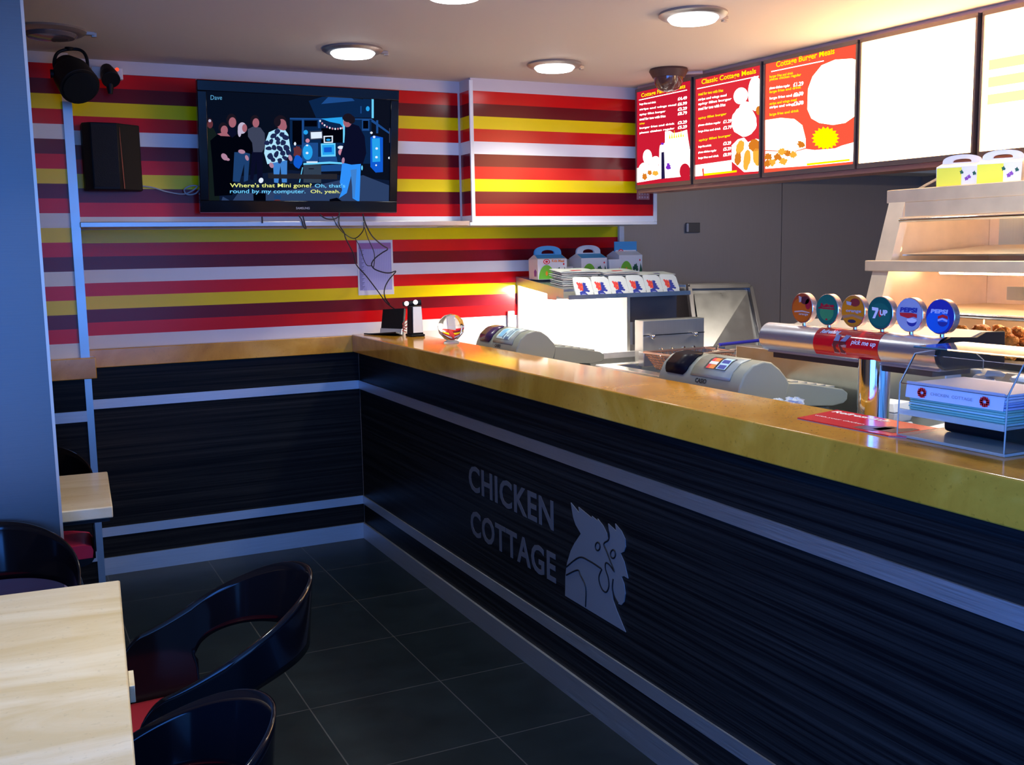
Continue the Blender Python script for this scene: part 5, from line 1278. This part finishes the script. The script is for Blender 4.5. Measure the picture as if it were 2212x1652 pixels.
# basket with blue handle
bk = thing('fryer_basket', 'wire fryer basket with a blue handle resting on the fryer', 'basket', (1.26, -1.12, 0.9))
def bq(x, y, z): return Vector((x, y, z))
TB = [bq(1.10, -1.00, 1.0), bq(1.46, -1.00, 1.0), bq(1.46, -1.22, 1.0), bq(1.10, -1.22, 1.0)]
BB = [bq(1.15, -1.03, 0.918), bq(1.43, -1.03, 0.918), bq(1.43, -1.19, 0.918), bq(1.15, -1.19, 0.918)]
COPW = mat('basket_wire', (0.75, 0.55, 0.45), 0.3, 0.9)
MB().tube(TB, 0.006, 8, closed=True, sub=1).build('rim', COPW, bk, world=True)
wm = MB()
for i in range(4):
    a, b, c_, d_ = TB[i], TB[(i+1) % 4], BB[(i+1) % 4], BB[i]
    n = 16
    for k in range(n+1):
        f = k/n; wm.tube([a.lerp(b, f), d_.lerp(c_, f)], 0.0011, 4, sub=1)
    for k in range(1, 7):
        f = k/6; wm.tube([a.lerp(d_, f), b.lerp(c_, f)], 0.0011, 4, sub=1)
for k in range(9):
    f = k/8; wm.tube([BB[0].lerp(BB[1], f), BB[3].lerp(BB[2], f)], 0.0011, 4, sub=1); wm.tube([BB[0].lerp(BB[3], f), BB[1].lerp(BB[2], f)], 0.0011, 4, sub=1)
wm.build('wire_mesh', mat('mesh_copper', (0.55, 0.25, 0.12), 0.35, 0.7), bk, world=True)
h0 = onY(1518, 747, -1.11); h1 = onY(1640, 735, -1.00)
h0 = bq(1.46, -1.11, h0.z+0.0)
MB().tube([bq(1.46, -1.09, 1.0), bq(1.462, -1.10, h0.z-0.004), h0], 0.006, 8, sub=2).build('bracket', CHROME, bk, world=True)
MB().tube([h0, h0.lerp(h1, 0.6), h1], 0.008, 10, sub=2).build('handle', mat('blue_handle', (0.06, 0.06, 0.60), 0.35), bk, world=True)
# second basket frame at the right of the first
b2 = thing('fryer_basket', 'second wire basket frame with upright loops behind the nearer till', 'basket', (1.6, -1.15, 0.9))
a = [onY(1572, 750, -1.2), onY(1552, 768, -1.2)]
MB().tube([(1.50, -0.98, 0.975), (1.69, -0.98, 0.975), (1.69, -1.30, 0.975), (1.50, -1.30, 0.975)], 0.006, 8, closed=True, sub=1).build('rim', COPW, b2, world=True)
for dx in (0.0, 0.022):
    MB().tube([(1.56+dx, -1.30, 0.975), (1.56+dx, -1.30, 1.035), (1.575+dx, -1.30, 1.045), (1.575+dx, -1.30, 0.975)], 0.004, 8, sub=1).build('upright_loop', CHROME, b2, world=True)
wm = MB()
for k in range(10):
    x = 1.50+0.19*k/9; wm.tube([(x, -0.98, 0.975), (x, -1.0, 0.88), (x, -1.28, 0.88), (x, -1.30, 0.975)], 0.0011, 4, sub=1)
for k in range(12):
    y = -0.98-0.32*k/11; wm.tube([(1.50, y, 0.975), (1.52, y, 0.88), (1.67, y, 0.88), (1.69, y, 0.975)], 0.0011, 4, sub=1)
wm.build('wire_mesh', COPW, b2, world=True)
# leaning steel lid with a diagonal fold
ld = thing('steel_lid', 'large creased steel lid leaning against the dark kitchen wall', 'lid', (2.1, -0.35, 0.9))
LN = Vector((0.0, -0.90, 0.43)).normalized(); LP = Vector((2.0, -0.12, 1.27))
def lp(px, py, lift=0.0): return onPlane(px, py, LP+LN*lift, LN)
o4 = [lp(1486, 622), lp(1618, 620), lp(1652, 786), lp(1508, 792)]
i4 = [lp(1499, 634, 0.004), lp(1610, 633, 0.004), lp(1634, 778, 0.004), lp(1516, 782, 0.004)]
MB().prism(o4, LN*-0.02).build('plate', STEELH, ld, world=True, smooth=False)
mb = MB(); cA = i4[1]+LN*0.022; cB = i4[3]+LN*0.022
for tri in ((i4[0], cB, cA), (cA, cB, i4[2])): mb.add(list(tri), [(0, 1, 2)])
mb.build('folded_face', STEELH, ld, world=True, smooth=False)
for a, b in ((0, 1), (1, 2), (3, 0)):
    w_ = MB(); p, q_ = o4[a], o4[b]; dd = (q_-p).normalized(); s_ = dd.cross(LN)*0.014
    w_.prism([p-s_, q_-s_, q_+s_, p+s_], LN*0.022); w_.build('rim', ALU, ld, world=True, bevel=0.002)
e0 = lp(1486, 613, -0.02); e1 = lp(1616, 610, -0.02)
MB().prism([e0, e1, lp(1618, 622, -0.02), lp(1486, 624, -0.02)], LN*-0.012).build('top_lip', ALU, ld, world=True, smooth=False)
# ------------------------------------------------------------------ drinks tower
DX, DZ, DR = 0.385, 1.232, 0.041
dt = thing('drinks_tower', 'chrome drinks tower with a horizontal barrel and red sticker behind the counter', 'drinks tower', (DX, -3.14, H2+0.0005))
MB().cyl((DX, -3.14, H2+0.006), (DX, -3.14, DZ-0.03), 0.040, 0.040, 40).build('column', CHROME, dt, world=True)
MB().lathe([(0.075, 0.0), (0.075, 0.006), (0.045, 0.014), (0.041, 0.020)], (DX, -3.14, H2+0.0006), 40).build('foot', CHROME, dt, world=True)
YF0, YF1 = -2.735, -3.365
mb = MB().cyl((DX, YF0, DZ), (DX, YF1, DZ), DR, DR, 56, caps=False)
mb.build('barrel', mat('barrel_metal', (0.80, 0.84, 0.90), 0.27, 0.9), dt, world=True)
MB().lathe([(0.001, 0.012), (0.022, 0.010), (0.036, 0.003), (DR, -0.002)], (DX, YF0, DZ), 40, M=Matrix.Rotation(-math.pi/2, 4, 'X'), caps=False).build('end_cap', CHROME, dt, world=True)
body = [(DX-0.020, DZ-0.043), (DX+0.19, DZ-0.040), (DX+0.185, DZ+0.044), (DX+0.12, DZ+0.046), (DX+0.08, DZ+0.034), (DX+0.01, DZ+0.0365), (DX+0.02, DZ)]
MB().prism([(a, YF0-0.01, b) for a, b in body], (0, YF1-YF0+0.012, 0)).build('rear_housing', mat('housing_grey', (0.32, 0.32, 0.33), 0.35, 0.7), dt, world=True, bevel=0.003)
capp = [(DX-DR*math.cos(a*math.pi/8), DZ-DR*math.sin(a*math.pi/8)) for a in range(0, 4)]+[(DX+0.19, DZ-0.042), (DX+0.186, DZ+0.046), (DX+0.12, DZ+0.047), (DX+0.09, DZ+0.036), (DX, DZ+DR), (DX-0.03, DZ+0.028)]
MB().prism([(a, YF1-0.0005, b) for a, b in capp], (0, -0.012, 0)).build('black_end', BLKM, dt, world=True, bevel=0.002)
MB().box(DX-0.012, DX+0.12, YF1+0.03, YF0-0.03, DZ-0.058, DZ-0.0435).build('drip_bar', mat('bar_dark', (0.06, 0.05, 0.045), 0.35, 0.6), dt, world=True)
# red sticker wrapped round the barrel front
ya = onX(1757, 745, DX-0.04).y; yb_ = onX(1896, 765, DX-0.04).y
def bar(y, ang, r=DR+0.0008): return (DX-r*math.cos(ang), y, DZ+r*math.sin(ang))
A0, A1 = math.radians(-48), math.radians(88)
sk = MB().grid(lambda u, v: bar(ya+(yb_-ya)*u, A0+(A1-A0)*v), 8, 16)
lab = sk.build('red_sticker', mat('sticker_red', (0.72, 0.008, 0.015), 0.15, coat=0.8), dt, world=True)
def bar_text(mb, s, u0, u1, a0, a1, m=0, r=DR+0.0016, bold=0.02, shear=0.0, rise=0.0):
    vs, fs = text_geo(s, bold, 1.0, shear)
    mb.add([bar(ya+(yb_-ya)*(u0+(u1-u0)*a), math.radians(a0+(a1-a0)*b+rise*a), r) for a, b in vs], fs, m)
tx = MB(); bar_text(tx, 'Refreshing', 0.07, 0.38, 34, 58, 0, bold=0.035, shear=0.3, rise=3); bar_text(tx, 'pick me up', 0.60, 0.97, 4, 26, 0, bold=0.02, shear=0.25, rise=-2)
tx.build('slogan', INKW, dt, world=True, smooth=False)
gm = MB()
def gp(pts, m, r): gm.poly([bar(ya+(yb_-ya)*u, math.radians(a), r) for u, a in pts], m)
for ox, ti in ((0.37, 0.0), (0.47, 0.05)):
    gp([(ox-0.035, -30), (ox+0.045, -32), (ox+0.065, 0), (ox+0.055+ti, 40), (ox-0.03+ti, 42), (ox-0.055, 0)], 0, DR+0.0018)
    gp([(ox-0.028, -26), (ox+0.038, -28), (ox+0.056, 0), (ox+0.05, 14), (ox-0.035, 14), (ox-0.046, 0)], 1, DR+0.0024)
    gp([(ox-0.035, 15), (ox+0.05, 15), (ox+0.048+ti, 36), (ox-0.02+ti, 38)], 2, DR+0.0024)
gm.build('glasses_print', [mat('print_outline', (0.5, 0.25, 0.2), 0.4), mat('print_cola', (0.16, 0.02, 0.02), 0.4), mat('print_ice', (0.22, 0.24, 0.36), 0.4)], dt, world=True, smooth=False)
# the six round tap badges
ED = mat('badge_edge', (0.75, 0.55, 0.48), 0.22, 0.9)
def tap(label, y, face, draw, mats):
    t = thing('drink_tap', label, 'tap', (DX, y, DZ+DR+0.0008), 0, 'round badged taps along the drinks tower')
    R = 0.0425; zc_ = 0.047
    MB().cyl((0, 0, -0.002), (0, 0, 0.012), 0.0055, 0.0055, 14).build('stem', CHROME, t)
    MB().lathe([(R-0.0015, 0.0), (R, 0.0015), (R, 0.0175), (R-0.0015, 0.019)], (0.0095, 0, zc_), 56, M=Matrix.Rotation(-math.pi/2, 4, 'Y'), caps=True).build('rim', ED, t)
    MB().poly([(-0.0100, -(R-0.002)*math.cos(a*math.pi/24), zc_+(R-0.002)*math.sin(a*math.pi/24)) for a in range(48)], 0).build('badge', face, t, smooth=False)
    g_ = MB()
    class D: pass
    def P_(u, v, o=0): return Vector((-0.0104-o*0.0003, -R*u, zc_+R*v))
    def poly(pts, m, o=0): g_.poly([P_(u, v, o) for u, v in pts], m)
    def ell(cu, cv, ru, rv, m, o=0, a0=0, a1=360, n=26):
        poly([(cu+ru*math.cos(math.radians(a0+(a1-a0)*i/(n-1))), cv+rv*math.sin(math.radians(a0+(a1-a0)*i/(n-1)))) for i in range(n)], m, o)
    def text(s, u0, u1, v0, v1, m, o=2, bold=0.03, shear=0.0, rise=0.0):
        put_text(g_, s, P_(u0, v0, o), P_(u1, v0+rise, o), P_(u0, v1, o), m, bold, shear=shear)
    draw(poly, ell, text)
    g_.build('badge_print', mats, t, smooth=False)
    return t
def g_mat(n, c): return mat(n, c, 0.3, coat=0.3)
def badge1(poly, ell, text):
    ell(0.0, -0.1, 0.90, 0.80, 0, 0); ell(0.28, 0.52, 0.40, 0.26, 1, 1); ell(0.58, 0.28, 0.26, 0.34, 2, 1)
    poly([(-0.30, 0.80), (-0.02, 0.72), (-0.05, 0.42), (-0.25, 0.36)], 3, 2)
    poly([(-0.68, -0.22), (0.05, -0.14), (0.75, -0.24), (0.75, -0.30), (0.05, -0.24), (-0.68, -0.30)], 3, 2); text('orange', -0.25, 0.62, -0.50, -0.34, 3, 3)
def badge2(poly, ell, text):
    ell(0, -0.15, 0.62, 0.55, 0, 0); text('Juice', -0.66, 0.66, 0.08, 0.40, 1, 2, 0.06, 0.1); poly([(-0.78, 0.05), (0.70, 0.02), (0.70, 0.10), (-0.70, 0.14)], 1, 1); ell(0, -0.62, 0.10, 0.06, 1, 1)
def badge3(poly, ell, text):
    ell(0, 0.0, 0.92, 0.80, 0, 0); ell(0.18, 0.55, 0.40, 0.25, 1, 1); poly([(-0.55, 0.62), (-0.10, 0.55), (-0.15, 0.35), (-0.50, 0.40)], 3, 2)
    text('orange', -0.55, 0.72, -0.12, 0.08, 3, 3); poly([(-0.90, -0.30), (0.0, -0.16), (0.90, -0.32), (0.80, -0.50), (0, -0.32), (-0.80, -0.48)], 4, 1); ell(-0.05, -0.62, 0.34, 0.11, 2, 2)
def badge7(poly, ell, text):
    ell(0, -0.1, 0.80, 0.70, 0, 0); poly([(-0.62, 0.34), (-0.12, 0.30), (-0.10, 0.16), (-0.36, -0.34), (-0.56, -0.34), (-0.32, 0.12), (-0.60, 0.14)], 1, 1)
    ell(0.04, -0.02, 0.13, 0.22, 2, 2); text('UP', 0.02, 0.62, -0.14, 0.20, 1, 3, 0.05)
def badgeP(poly, ell, text):
    text('PEPSI', -0.66, 0.62, 0.14, 0.42, 0, 2, 0.05, 0.1); ell(0.22, -0.36, 0.36, 0.30, 0, 0, 180, 360); ell(0.22, -0.30, 0.36, 0.16, 2, 1, 150, 390)
    poly([(-0.68, 0.10), (0.20, 0.12), (0.60, 0.06), (0.60, -0.16), (0.35, -0.10), (-0.05, -0.20), (-0.62, -0.08)], 1, 2)
    poly([(-0.10, -0.26), (0.25, -0.16), (0.58, -0.24), (0.56, -0.34), (0.25, -0.28), (-0.05, -0.36)], 2, 3)
def badgeQ(poly, ell, text):
    ell(-0.12, -0.25, 0.80, 0.66, 3, 0); text('PEPSI', -0.62, 0.58, 0.18, 0.42, 0, 3, 0.05, 0.1)
    ell(0.22, -0.28, 0.34, 0.26, 2, 1, 180, 360); poly([(-0.12, 0.02), (0.22, 0.14), (0.55, 0.06), (0.58, -0.12), (0.20, -0.02), (-0.10, -0.12)], 1, 2); poly([(-0.12, -0.16), (0.20, -0.06), (0.56, -0.16), (0.52, -0.28), (0.2, -0.16), (-0.10, -0.26)], 0, 2)
YS = [-2.878, -2.975, -3.070, -3.163, -3.257, -3.350]
tap('drink tap with a dark orange fruit badge, farthest left', YS[0], g_mat('badge_dark_orange', (0.42, 0.06, 0.02)), badge1, [g_mat('bo1', (0.62, 0.12, 0.01)), g_mat('bo2', (0.10, 0.02, 0.03)), g_mat('bo3', (0.40, 0.01, 0.03)), g_mat('bo4', (0.60, 0.42, 0.36))])
tap('drink tap with a green badge and red lettering', YS[1], g_mat('badge_green', (0.012, 0.15, 0.10)), badge2, [g_mat('bg1', (0.05, 0.28, 0.10)), g_mat('bg2', (0.45, 0.01, 0.03))])
tap('drink tap with a light orange badge, third from left', YS[2], g_mat('badge_orange', (0.62, 0.22, 0.02)), badge3, [g_mat('br1', (0.75, 0.24, 0.01)), g_mat('br2', (0.30, 0.03, 0.03)), g_mat('br3', (0.05, 0.03, 0.06)), g_mat('br4', (0.55, 0.45, 0.45)), g_mat('br5', (0.45, 0.22, 0.10))])
tap('drink tap with a dark green badge and white numeral', YS[3], g_mat('badge_deep_green', (0.005, 0.12, 0.09)), badge7, [g_mat('bs1', (0.01, 0.16, 0.11)), INKW, INKR])
tap('drink tap with a silver badge and blue lettering', YS[4], g_mat('badge_silver', (0.42, 0.46, 0.58)), badgeP, [INKB, INKR, INKW])
tap('drink tap with a blue badge and white lettering, nearest the clear box', YS[5], g_mat('badge_blue', (0.03, 0.04, 0.36)), badgeQ, [mat('ink_ice', (0.6, 0.65, 0.85), 0.4), INKR, INKB, g_mat('badge_azure', (0.01, 0.16, 0.70))])
# ------------------------------------------------------------------ hot display cabinet
hc = thing('hot_cabinet', 'tall stainless heated display cabinet with sloping front at the right edge', 'display cabinet', (1.35, -3.05, 0))
HY0, HY1 = -2.43, -3.95
def fx(z): return 1.2+(z-1.66)*0.29
WARM = brushed('stainless_warm', (0.74, 0.60, 0.44), 0.42, (3, 3, 3), 0.05, 0.55)
prof = [(fx(1.67), 1.67), (1.72, 1.67), (1.72, 1.10), (fx(1.10), 1.10)]
MB().prism([(a, HY0, b) for a, b in prof], (0, 0.025, 0)).build('end_panel', WARM, hc, world=True, smooth=False)
MB().prism([(fx(1.64)-0.004, HY0+0.024, 1.64), (fx(1.64)+0.03, HY0+0.024, 1.64), (fx(1.12)+0.03, HY0+0.024, 1.12), (fx(1.12)-0.004, HY0+0.024, 1.12)], (0, -0.072, 0)).build('front_post', WARM, hc, world=True, smooth=False)
MB().box(1.675, 1.70, HY1, HY0-0.001, 1.10, 1.655).build('back_panel', WARM, hc, world=True)
MB().box(fx(1.67)-0.006, 1.74, HY1, HY0+0.026, 1.670, 1.680).build('roof', WARM, hc, world=True)
MB().box(fx(1.67)-0.014, fx(1.67)-0.006, HY1, HY0+0.035, 1.634, 1.679).build('top_fascia', WARM, hc, world=True, bevel=0.002)
MB().box(fx(1.62)-0.004, fx(1.62)+0.004, HY1, HY0-0.052, 1.585, 1.6335).build('inner_fascia', WARM, hc, world=True)
MB().cyl((fx(1.575)-0.006, HY0-0.048, 1.574), (fx(1.575)-0.006, HY1, 1.574), 0.0085, 0.0085, 14).build('hand_rail', CHROME, hc, world=True)
MB().box(fx(1.42)-0.022, fx(1.42)+0.004, HY1, HY0+0.05, 1.400, 1.437).build('middle_rail', WARM, hc, world=True, bevel=0.003)
MB().box(fx(1.42)+0.005, 1.674, HY1, HY0-0.001, 1.405, 1.412).build('upper_deck', WARM, hc, world=True)
MB().prism([(fx(1.46)+0.03, HY0-0.06, 1.452), (1.66, HY0-0.02, 1.478), (1.66, HY0-0.02, 1.483), (fx(1.46)+0.03, HY0-0.06, 1.457)], (0, -1.2, 0)).build('upper_tray', STEELH, hc, world=True, smooth=False)
MB().box(1.45, 1.455, HY0-0.60, HY0-0.22, 1.484, 1.585).build('rear_flap', STEEL, hc, world=True)
MB().box(fx(1.27)+0.002, 1.674, HY1, HY0-0.001, 1.262, 1.268).build('lower_deck', WARM, hc, world=True)
MB().cyl((fx(1.27)-0.004, HY0-0.05, 1.266), (fx(1.27)-0.004, HY1, 1.266), 0.008, 0.008, 14).build('lower_rail', CHROME, hc, world=True)
MB().box(1.40, 1.405, HY1, HY0-0.30, 1.30, 1.345).build('price_rail', STEELH, hc, world=True)
MB().box(0.93, 1.72, HY1, HY0+0.02, 0.9255, 1.125).build('base', STEELH, hc, world=True, bevel=0.004)
MB().box(fx(1.12)-0.075, fx(1.12)-0.005, HY1, HY0-0.40, 1.126, 1.146).build('tray_lip', BLKM, hc, world=True, bevel=0.003)
for (px, py) in ((1951, 537),):
    q = onX(px, py, fx(1.48)+0.05); q.y = HY0-0.012
    MB().cyl((q.x, HY0-0.0005, q.z), (q.x, HY0-0.022, q.z), 0.012, 0.012, 14).build('lamp_holder', mat('ceramic_glow', (0.8, 0.75, 0.5), 0.4, emit=(1, 0.85, 0.45), es=1.0), hc, world=True)
q = onX(2120, 700, 1.36); MB().cyl((q.x, q.y, 1.181), (q.x, q.y-0.03, 1.181), 0.012, 0.012, 14).tube([(q.x, q.y-0.01, 1.19), (q.x, q.y-0.01, 1.262)], 0.003, 6, sub=1).build('lamp_holder', bpy.data.materials['ceramic_glow'], hc, world=True)
MB().cyl((1.40, HY0-0.06, 1.652), (1.40, HY1+0.1, 1.652), 0.008, 0.008, 10).build('heat_lamp', emis('cabinet_lamp', (1.0, 0.70, 0.42), 26.0), hc, world=True)
MB().cyl((1.36, HY0-0.06, 1.392), (1.36, HY1+0.1, 1.392), 0.008, 0.008, 10).build('heat_lamp', bpy.data.materials['cabinet_lamp'], hc, world=True)
MB().cyl((1.30, HY0-0.06, 1.250), (1.30, HY1+0.1, 1.250), 0.008, 0.008, 10).build('heat_lamp', bpy.data.materials['cabinet_lamp'], hc, world=True)
sd = thing('cabinet_bench', 'stainless bench under the heated display cabinet', 'bench', (1.3, -3.2, 0))
MB().box(0.90, 1.75, -4.6, -2.05, 0.885, 0.925).build('worktop', STEELH, sd, world=True, bevel=0.004)
MB().box(0.93, 1.74, -4.55, -2.08, 0.0005, 0.8845).build('cupboard', STEEL, sd, world=True)
# fried chicken pieces on the lower deck
CK = [mat('fried_gold', (0.62, 0.24, 0.03), 0.55, bump=0.8, bscale=160, var=0.35, vscale=70), mat('fried_brown', (0.32, 0.10, 0.02), 0.55, bump=0.8, bscale=160, var=0.35, vscale=70)]
rnd = random.Random(21); protos = []
for k in range(4):
    o = MB().blob((0, 0, 0), 0.033, 0.025, 0.016, 22, 0, 0.42, k).build('fried_chicken', CK[0 if k < 3 else 1], subsurf=1, angle=3.0)
    protos.append(o)
rows_ = ['front row', 'second row', 'third row', 'back row']
cols_ = ['left end', 'second from left', 'middle', 'second from right', 'right end']
for lay, (nr, nc, zl, lname) in enumerate(((4, 5, 1.1520, 'bottom layer'), (3, 4, 1.1800, 'middle layer'), (2, 3, 1.2060, 'top layer'))):
    for r_ in range(nr):
        for c_ in range(nc):
            src = protos[rnd.choice((0, 1, 2, 0, 1, 2, 3))]
            o = src.copy(); COL.objects.link(o)
            o.location = (1.125+0.066*r_+0.030*lay+rnd.uniform(-.006, .006), -2.665-0.076*c_-0.036*lay-0.02*(r_ % 2)+rnd.uniform(-.008, .008), zl+0.006*rnd.random())
            o.rotation_euler = (rnd.uniform(-.4, .4), rnd.uniform(-.4, .4), rnd.uniform(0, 6.28))
            o.name = 'fried_chicken'
            tag(o, ('brown' if src is protos[3] else 'golden')+' fried chicken piece, heap %s, ' % lname+rows_[r_]+', '+(cols_[c_] if nc == 5 else ['left end', 'second from left', 'second from right', 'right end'][c_] if nc == 4 else ['left', 'middle', 'right'][c_]), 'chicken', 'fried chicken heaped in the heated cabinet')
for p in protos: bpy.data.objects.remove(p)
ct_ = thing('chicken_tray', 'black tray holding the fried chicken in the heated cabinet', 'tray', (1.25, -3.1, 1.1255))
MB().box(1.07, 1.40, -3.30, -2.60, 1.1255, 1.1330).build('tray_floor', BLKM, ct_, world=True)
# cartons on top of the cabinet
meal_box('glaring white and yellow carry box, left one on top of the heated cabinet', (1.30, -2.615, 1.6805), 0.13, 0.13, 0.106, 3, math.radians(-62))
meal_box('glaring white carry box with a purple mark, middle one on top of the heated cabinet', (1.31, -2.765, 1.6805), 0.13, 0.12, 0.108, 3, math.radians(-62))
meal_box('glaring white carry box on the heated cabinet, cut at the right edge', (1.33, -2.925, 1.6805), 0.13, 0.12, 0.108, 3, math.radians(-62))
a = onX(1986, 411, 1.32); b = onX(2060, 372, 1.32)
ar = thing('support_arm', 'dark sloping arm standing left of the cartons on the heated cabinet', 'arm', (1.32, a.y, 1.6805))
MB().prism([(1.32, a.y, 1.6805), (1.32, b.y+0.02, 1.6805), (1.32, b.y+0.015, b.z), (1.32, b.y+0.03, b.z)], (0.006, 0, 0)).build('plate', mat('smoked_glass', (0.05, 0.05, 0.06), 0.15), ar, world=True, smooth=False)
MB().cyl((1.32, a.y, 1.685), (1.32, b.y+0.02, b.z), 0.005, 0.005, 8).build('bar', STEEL, ar, world=True)
# ------------------------------------------------------------------ wrapped papers behind the taps
shelf = thing('paper_shelf', 'low steel shelf behind the drinks tower carrying wrapped papers', 'shelf', (0.9, -2.6, 0.9255))
p1 = onX(1742, 712, 0.90); p2 = onX(2050, 740, 0.90)
MB().box(0.832, 0.898, p2.y-0.05, -2.02, 0.906, 1.125).build('box', STEELH, shelf, world=True, bevel=0.003)
rnd = random.Random(8); L = abs(p2.y-p1.y); nP = 4
posn = ['leftmost', 'second', 'third', 'rightmost']
for i in range(nP):
    y0_ = p1.y-i*L/nP
    for k in range(3):
        t = thing('wrap_stack', 'lilac wrapped paper packet behind the drink taps, %s pile, %s layer' % (posn[i], ['bottom', 'middle', 'top'][k]), 'paper packet', (0.865, y0_-L/nP/2, 1.1255+k*0.017), 0, 'wrapped paper packets behind the drinks tower')
        M = Matrix.Rotation(rnd.uniform(-.06, .06), 4, 'Z')
        MB().box(-0.030, 0.030, -L/nP/2+0.003, L/nP/2-0.003, 0.0003, 0.0162, 0, M).build('wrapper', PKS[(i+k) % 2], t, bevel=0.004, seg=2)
        if k != 1:
            mk = MB()
            for s_ in (-0.28, 0.28):
                for a in range(5): mk.box(-0.0312, -0.0305, L/nP*s_-0.003+0.005*math.cos(a*1.3), L/nP*s_+0.003+0.005*math.cos(a*1.3), 0.006+0.003*math.sin(a*1.3), 0.010+0.003*math.sin(a*1.3), 0, M)
            mk.build('red_mark', INKR, t)
# things on the bench between tills and cabinet
FOAM = mat('foam_white', (0.74, 0.74, 0.72), 0.6)
def foam_box(label, x, y, z, s=1.0, rot=0.0):
    t = thing('foam_box', label, 'box', (x, y, z), rot, 'white foam boxes beside the drinks tower')
    frust(MB(), -0.045*s, 0.045*s, -0.055*s, 0.055*s, -0.045*s, 0.045*s, -0.055*s, 0.055*s, 0.0005, 0.035*s).build('base', FOAM, t, bevel=0.003)
    frust(MB(), -0.055*s, 0.055*s, -0.042*s, 0.042*s, -0.055*s, 0.055*s, -0.042*s, 0.042*s, 0.0365*s, 0.066*s).build('lid', FOAM, t, bevel=0.003)
q = onZ(1846, 872, H2); 
foam_box('white foam box left of the drinks tower column, lower one', 0.72, -2.885, H2, 1.0, 0.1)
foam_box('white foam box left of the drinks tower column, upper one', 0.722, -2.88, H2+0.067, 0.9, 0.15)
foam_box('white foam box just right of the drinks tower column', 0.74, -3.085, H2+0.0005, 1.15, 0.2)
st_ = thing('green_brush', 'small bristly green brush right of the drinks tower column', 'brush', (0.745, -3.20, H2))
MB().box(-0.012, 0.012, -0.045, 0.045, 0.0005, 0.075).build('block', mat('brush_pale', (0.5, 0.55, 0.5), 0.5), st_, bevel=0.002)
bs = MB(); rnd = random.Random(3)
for k in range(90):
    x = rnd.uniform(-.010, .010); y = rnd.uniform(-.043, .043); bs.tube([(x, y, 0.075), (x*1.6+rnd.uniform(-.004, .004), y*1.1+rnd.uniform(-.008, .008), 0.105+rnd.random()*0.012)], 0.0011, 4, sub=1)
bs.build('bristles', mat('brush_green', (0.10, 0.36, 0.16), 0.5), st_, kind='stuff')
rnd = random.Random(9)
def crumple(label, x, y, z, s, seed):
    o = MB().blob((0, 0, 0), s, s*1.5, s*0.55, 18, 0, 0.7, seed).build('crumpled_wrap', mat('cling_film%d' % seed, (0.55, 0.60, 0.64), 0.25), subsurf=0, angle=0.4)
    o.location = (x, y, z); return tag(o, label, 'wrap', 'crumpled clear wraps behind the counter')
tr2 = thing('side_tray', 'low pale tray behind the counter between the nearer till and drinks tower', 'tray', (0.272, -3.00, H2))
MB().box(-0.020, 0.020, -0.12, 0.12, 0.0005, 0.150).build('box', STEELH, tr2, bevel=0.004)
MB().box(-0.022, 0.022, -0.122, 0.122, 0.1505, 0.158).build('lid', mat('tray_cream', (0.55, 0.42, 0.28), 0.5), tr2, bevel=0.002)
crumple('larger crumpled clear wrap on the pale tray beside the nearer till', 0.272, -2.97, H2+0.170, 0.022, 1)
crumple('smaller crumpled clear wrap on the pale tray, nearer the till', 0.272, -2.905, H2+0.166, 0.011, 2)
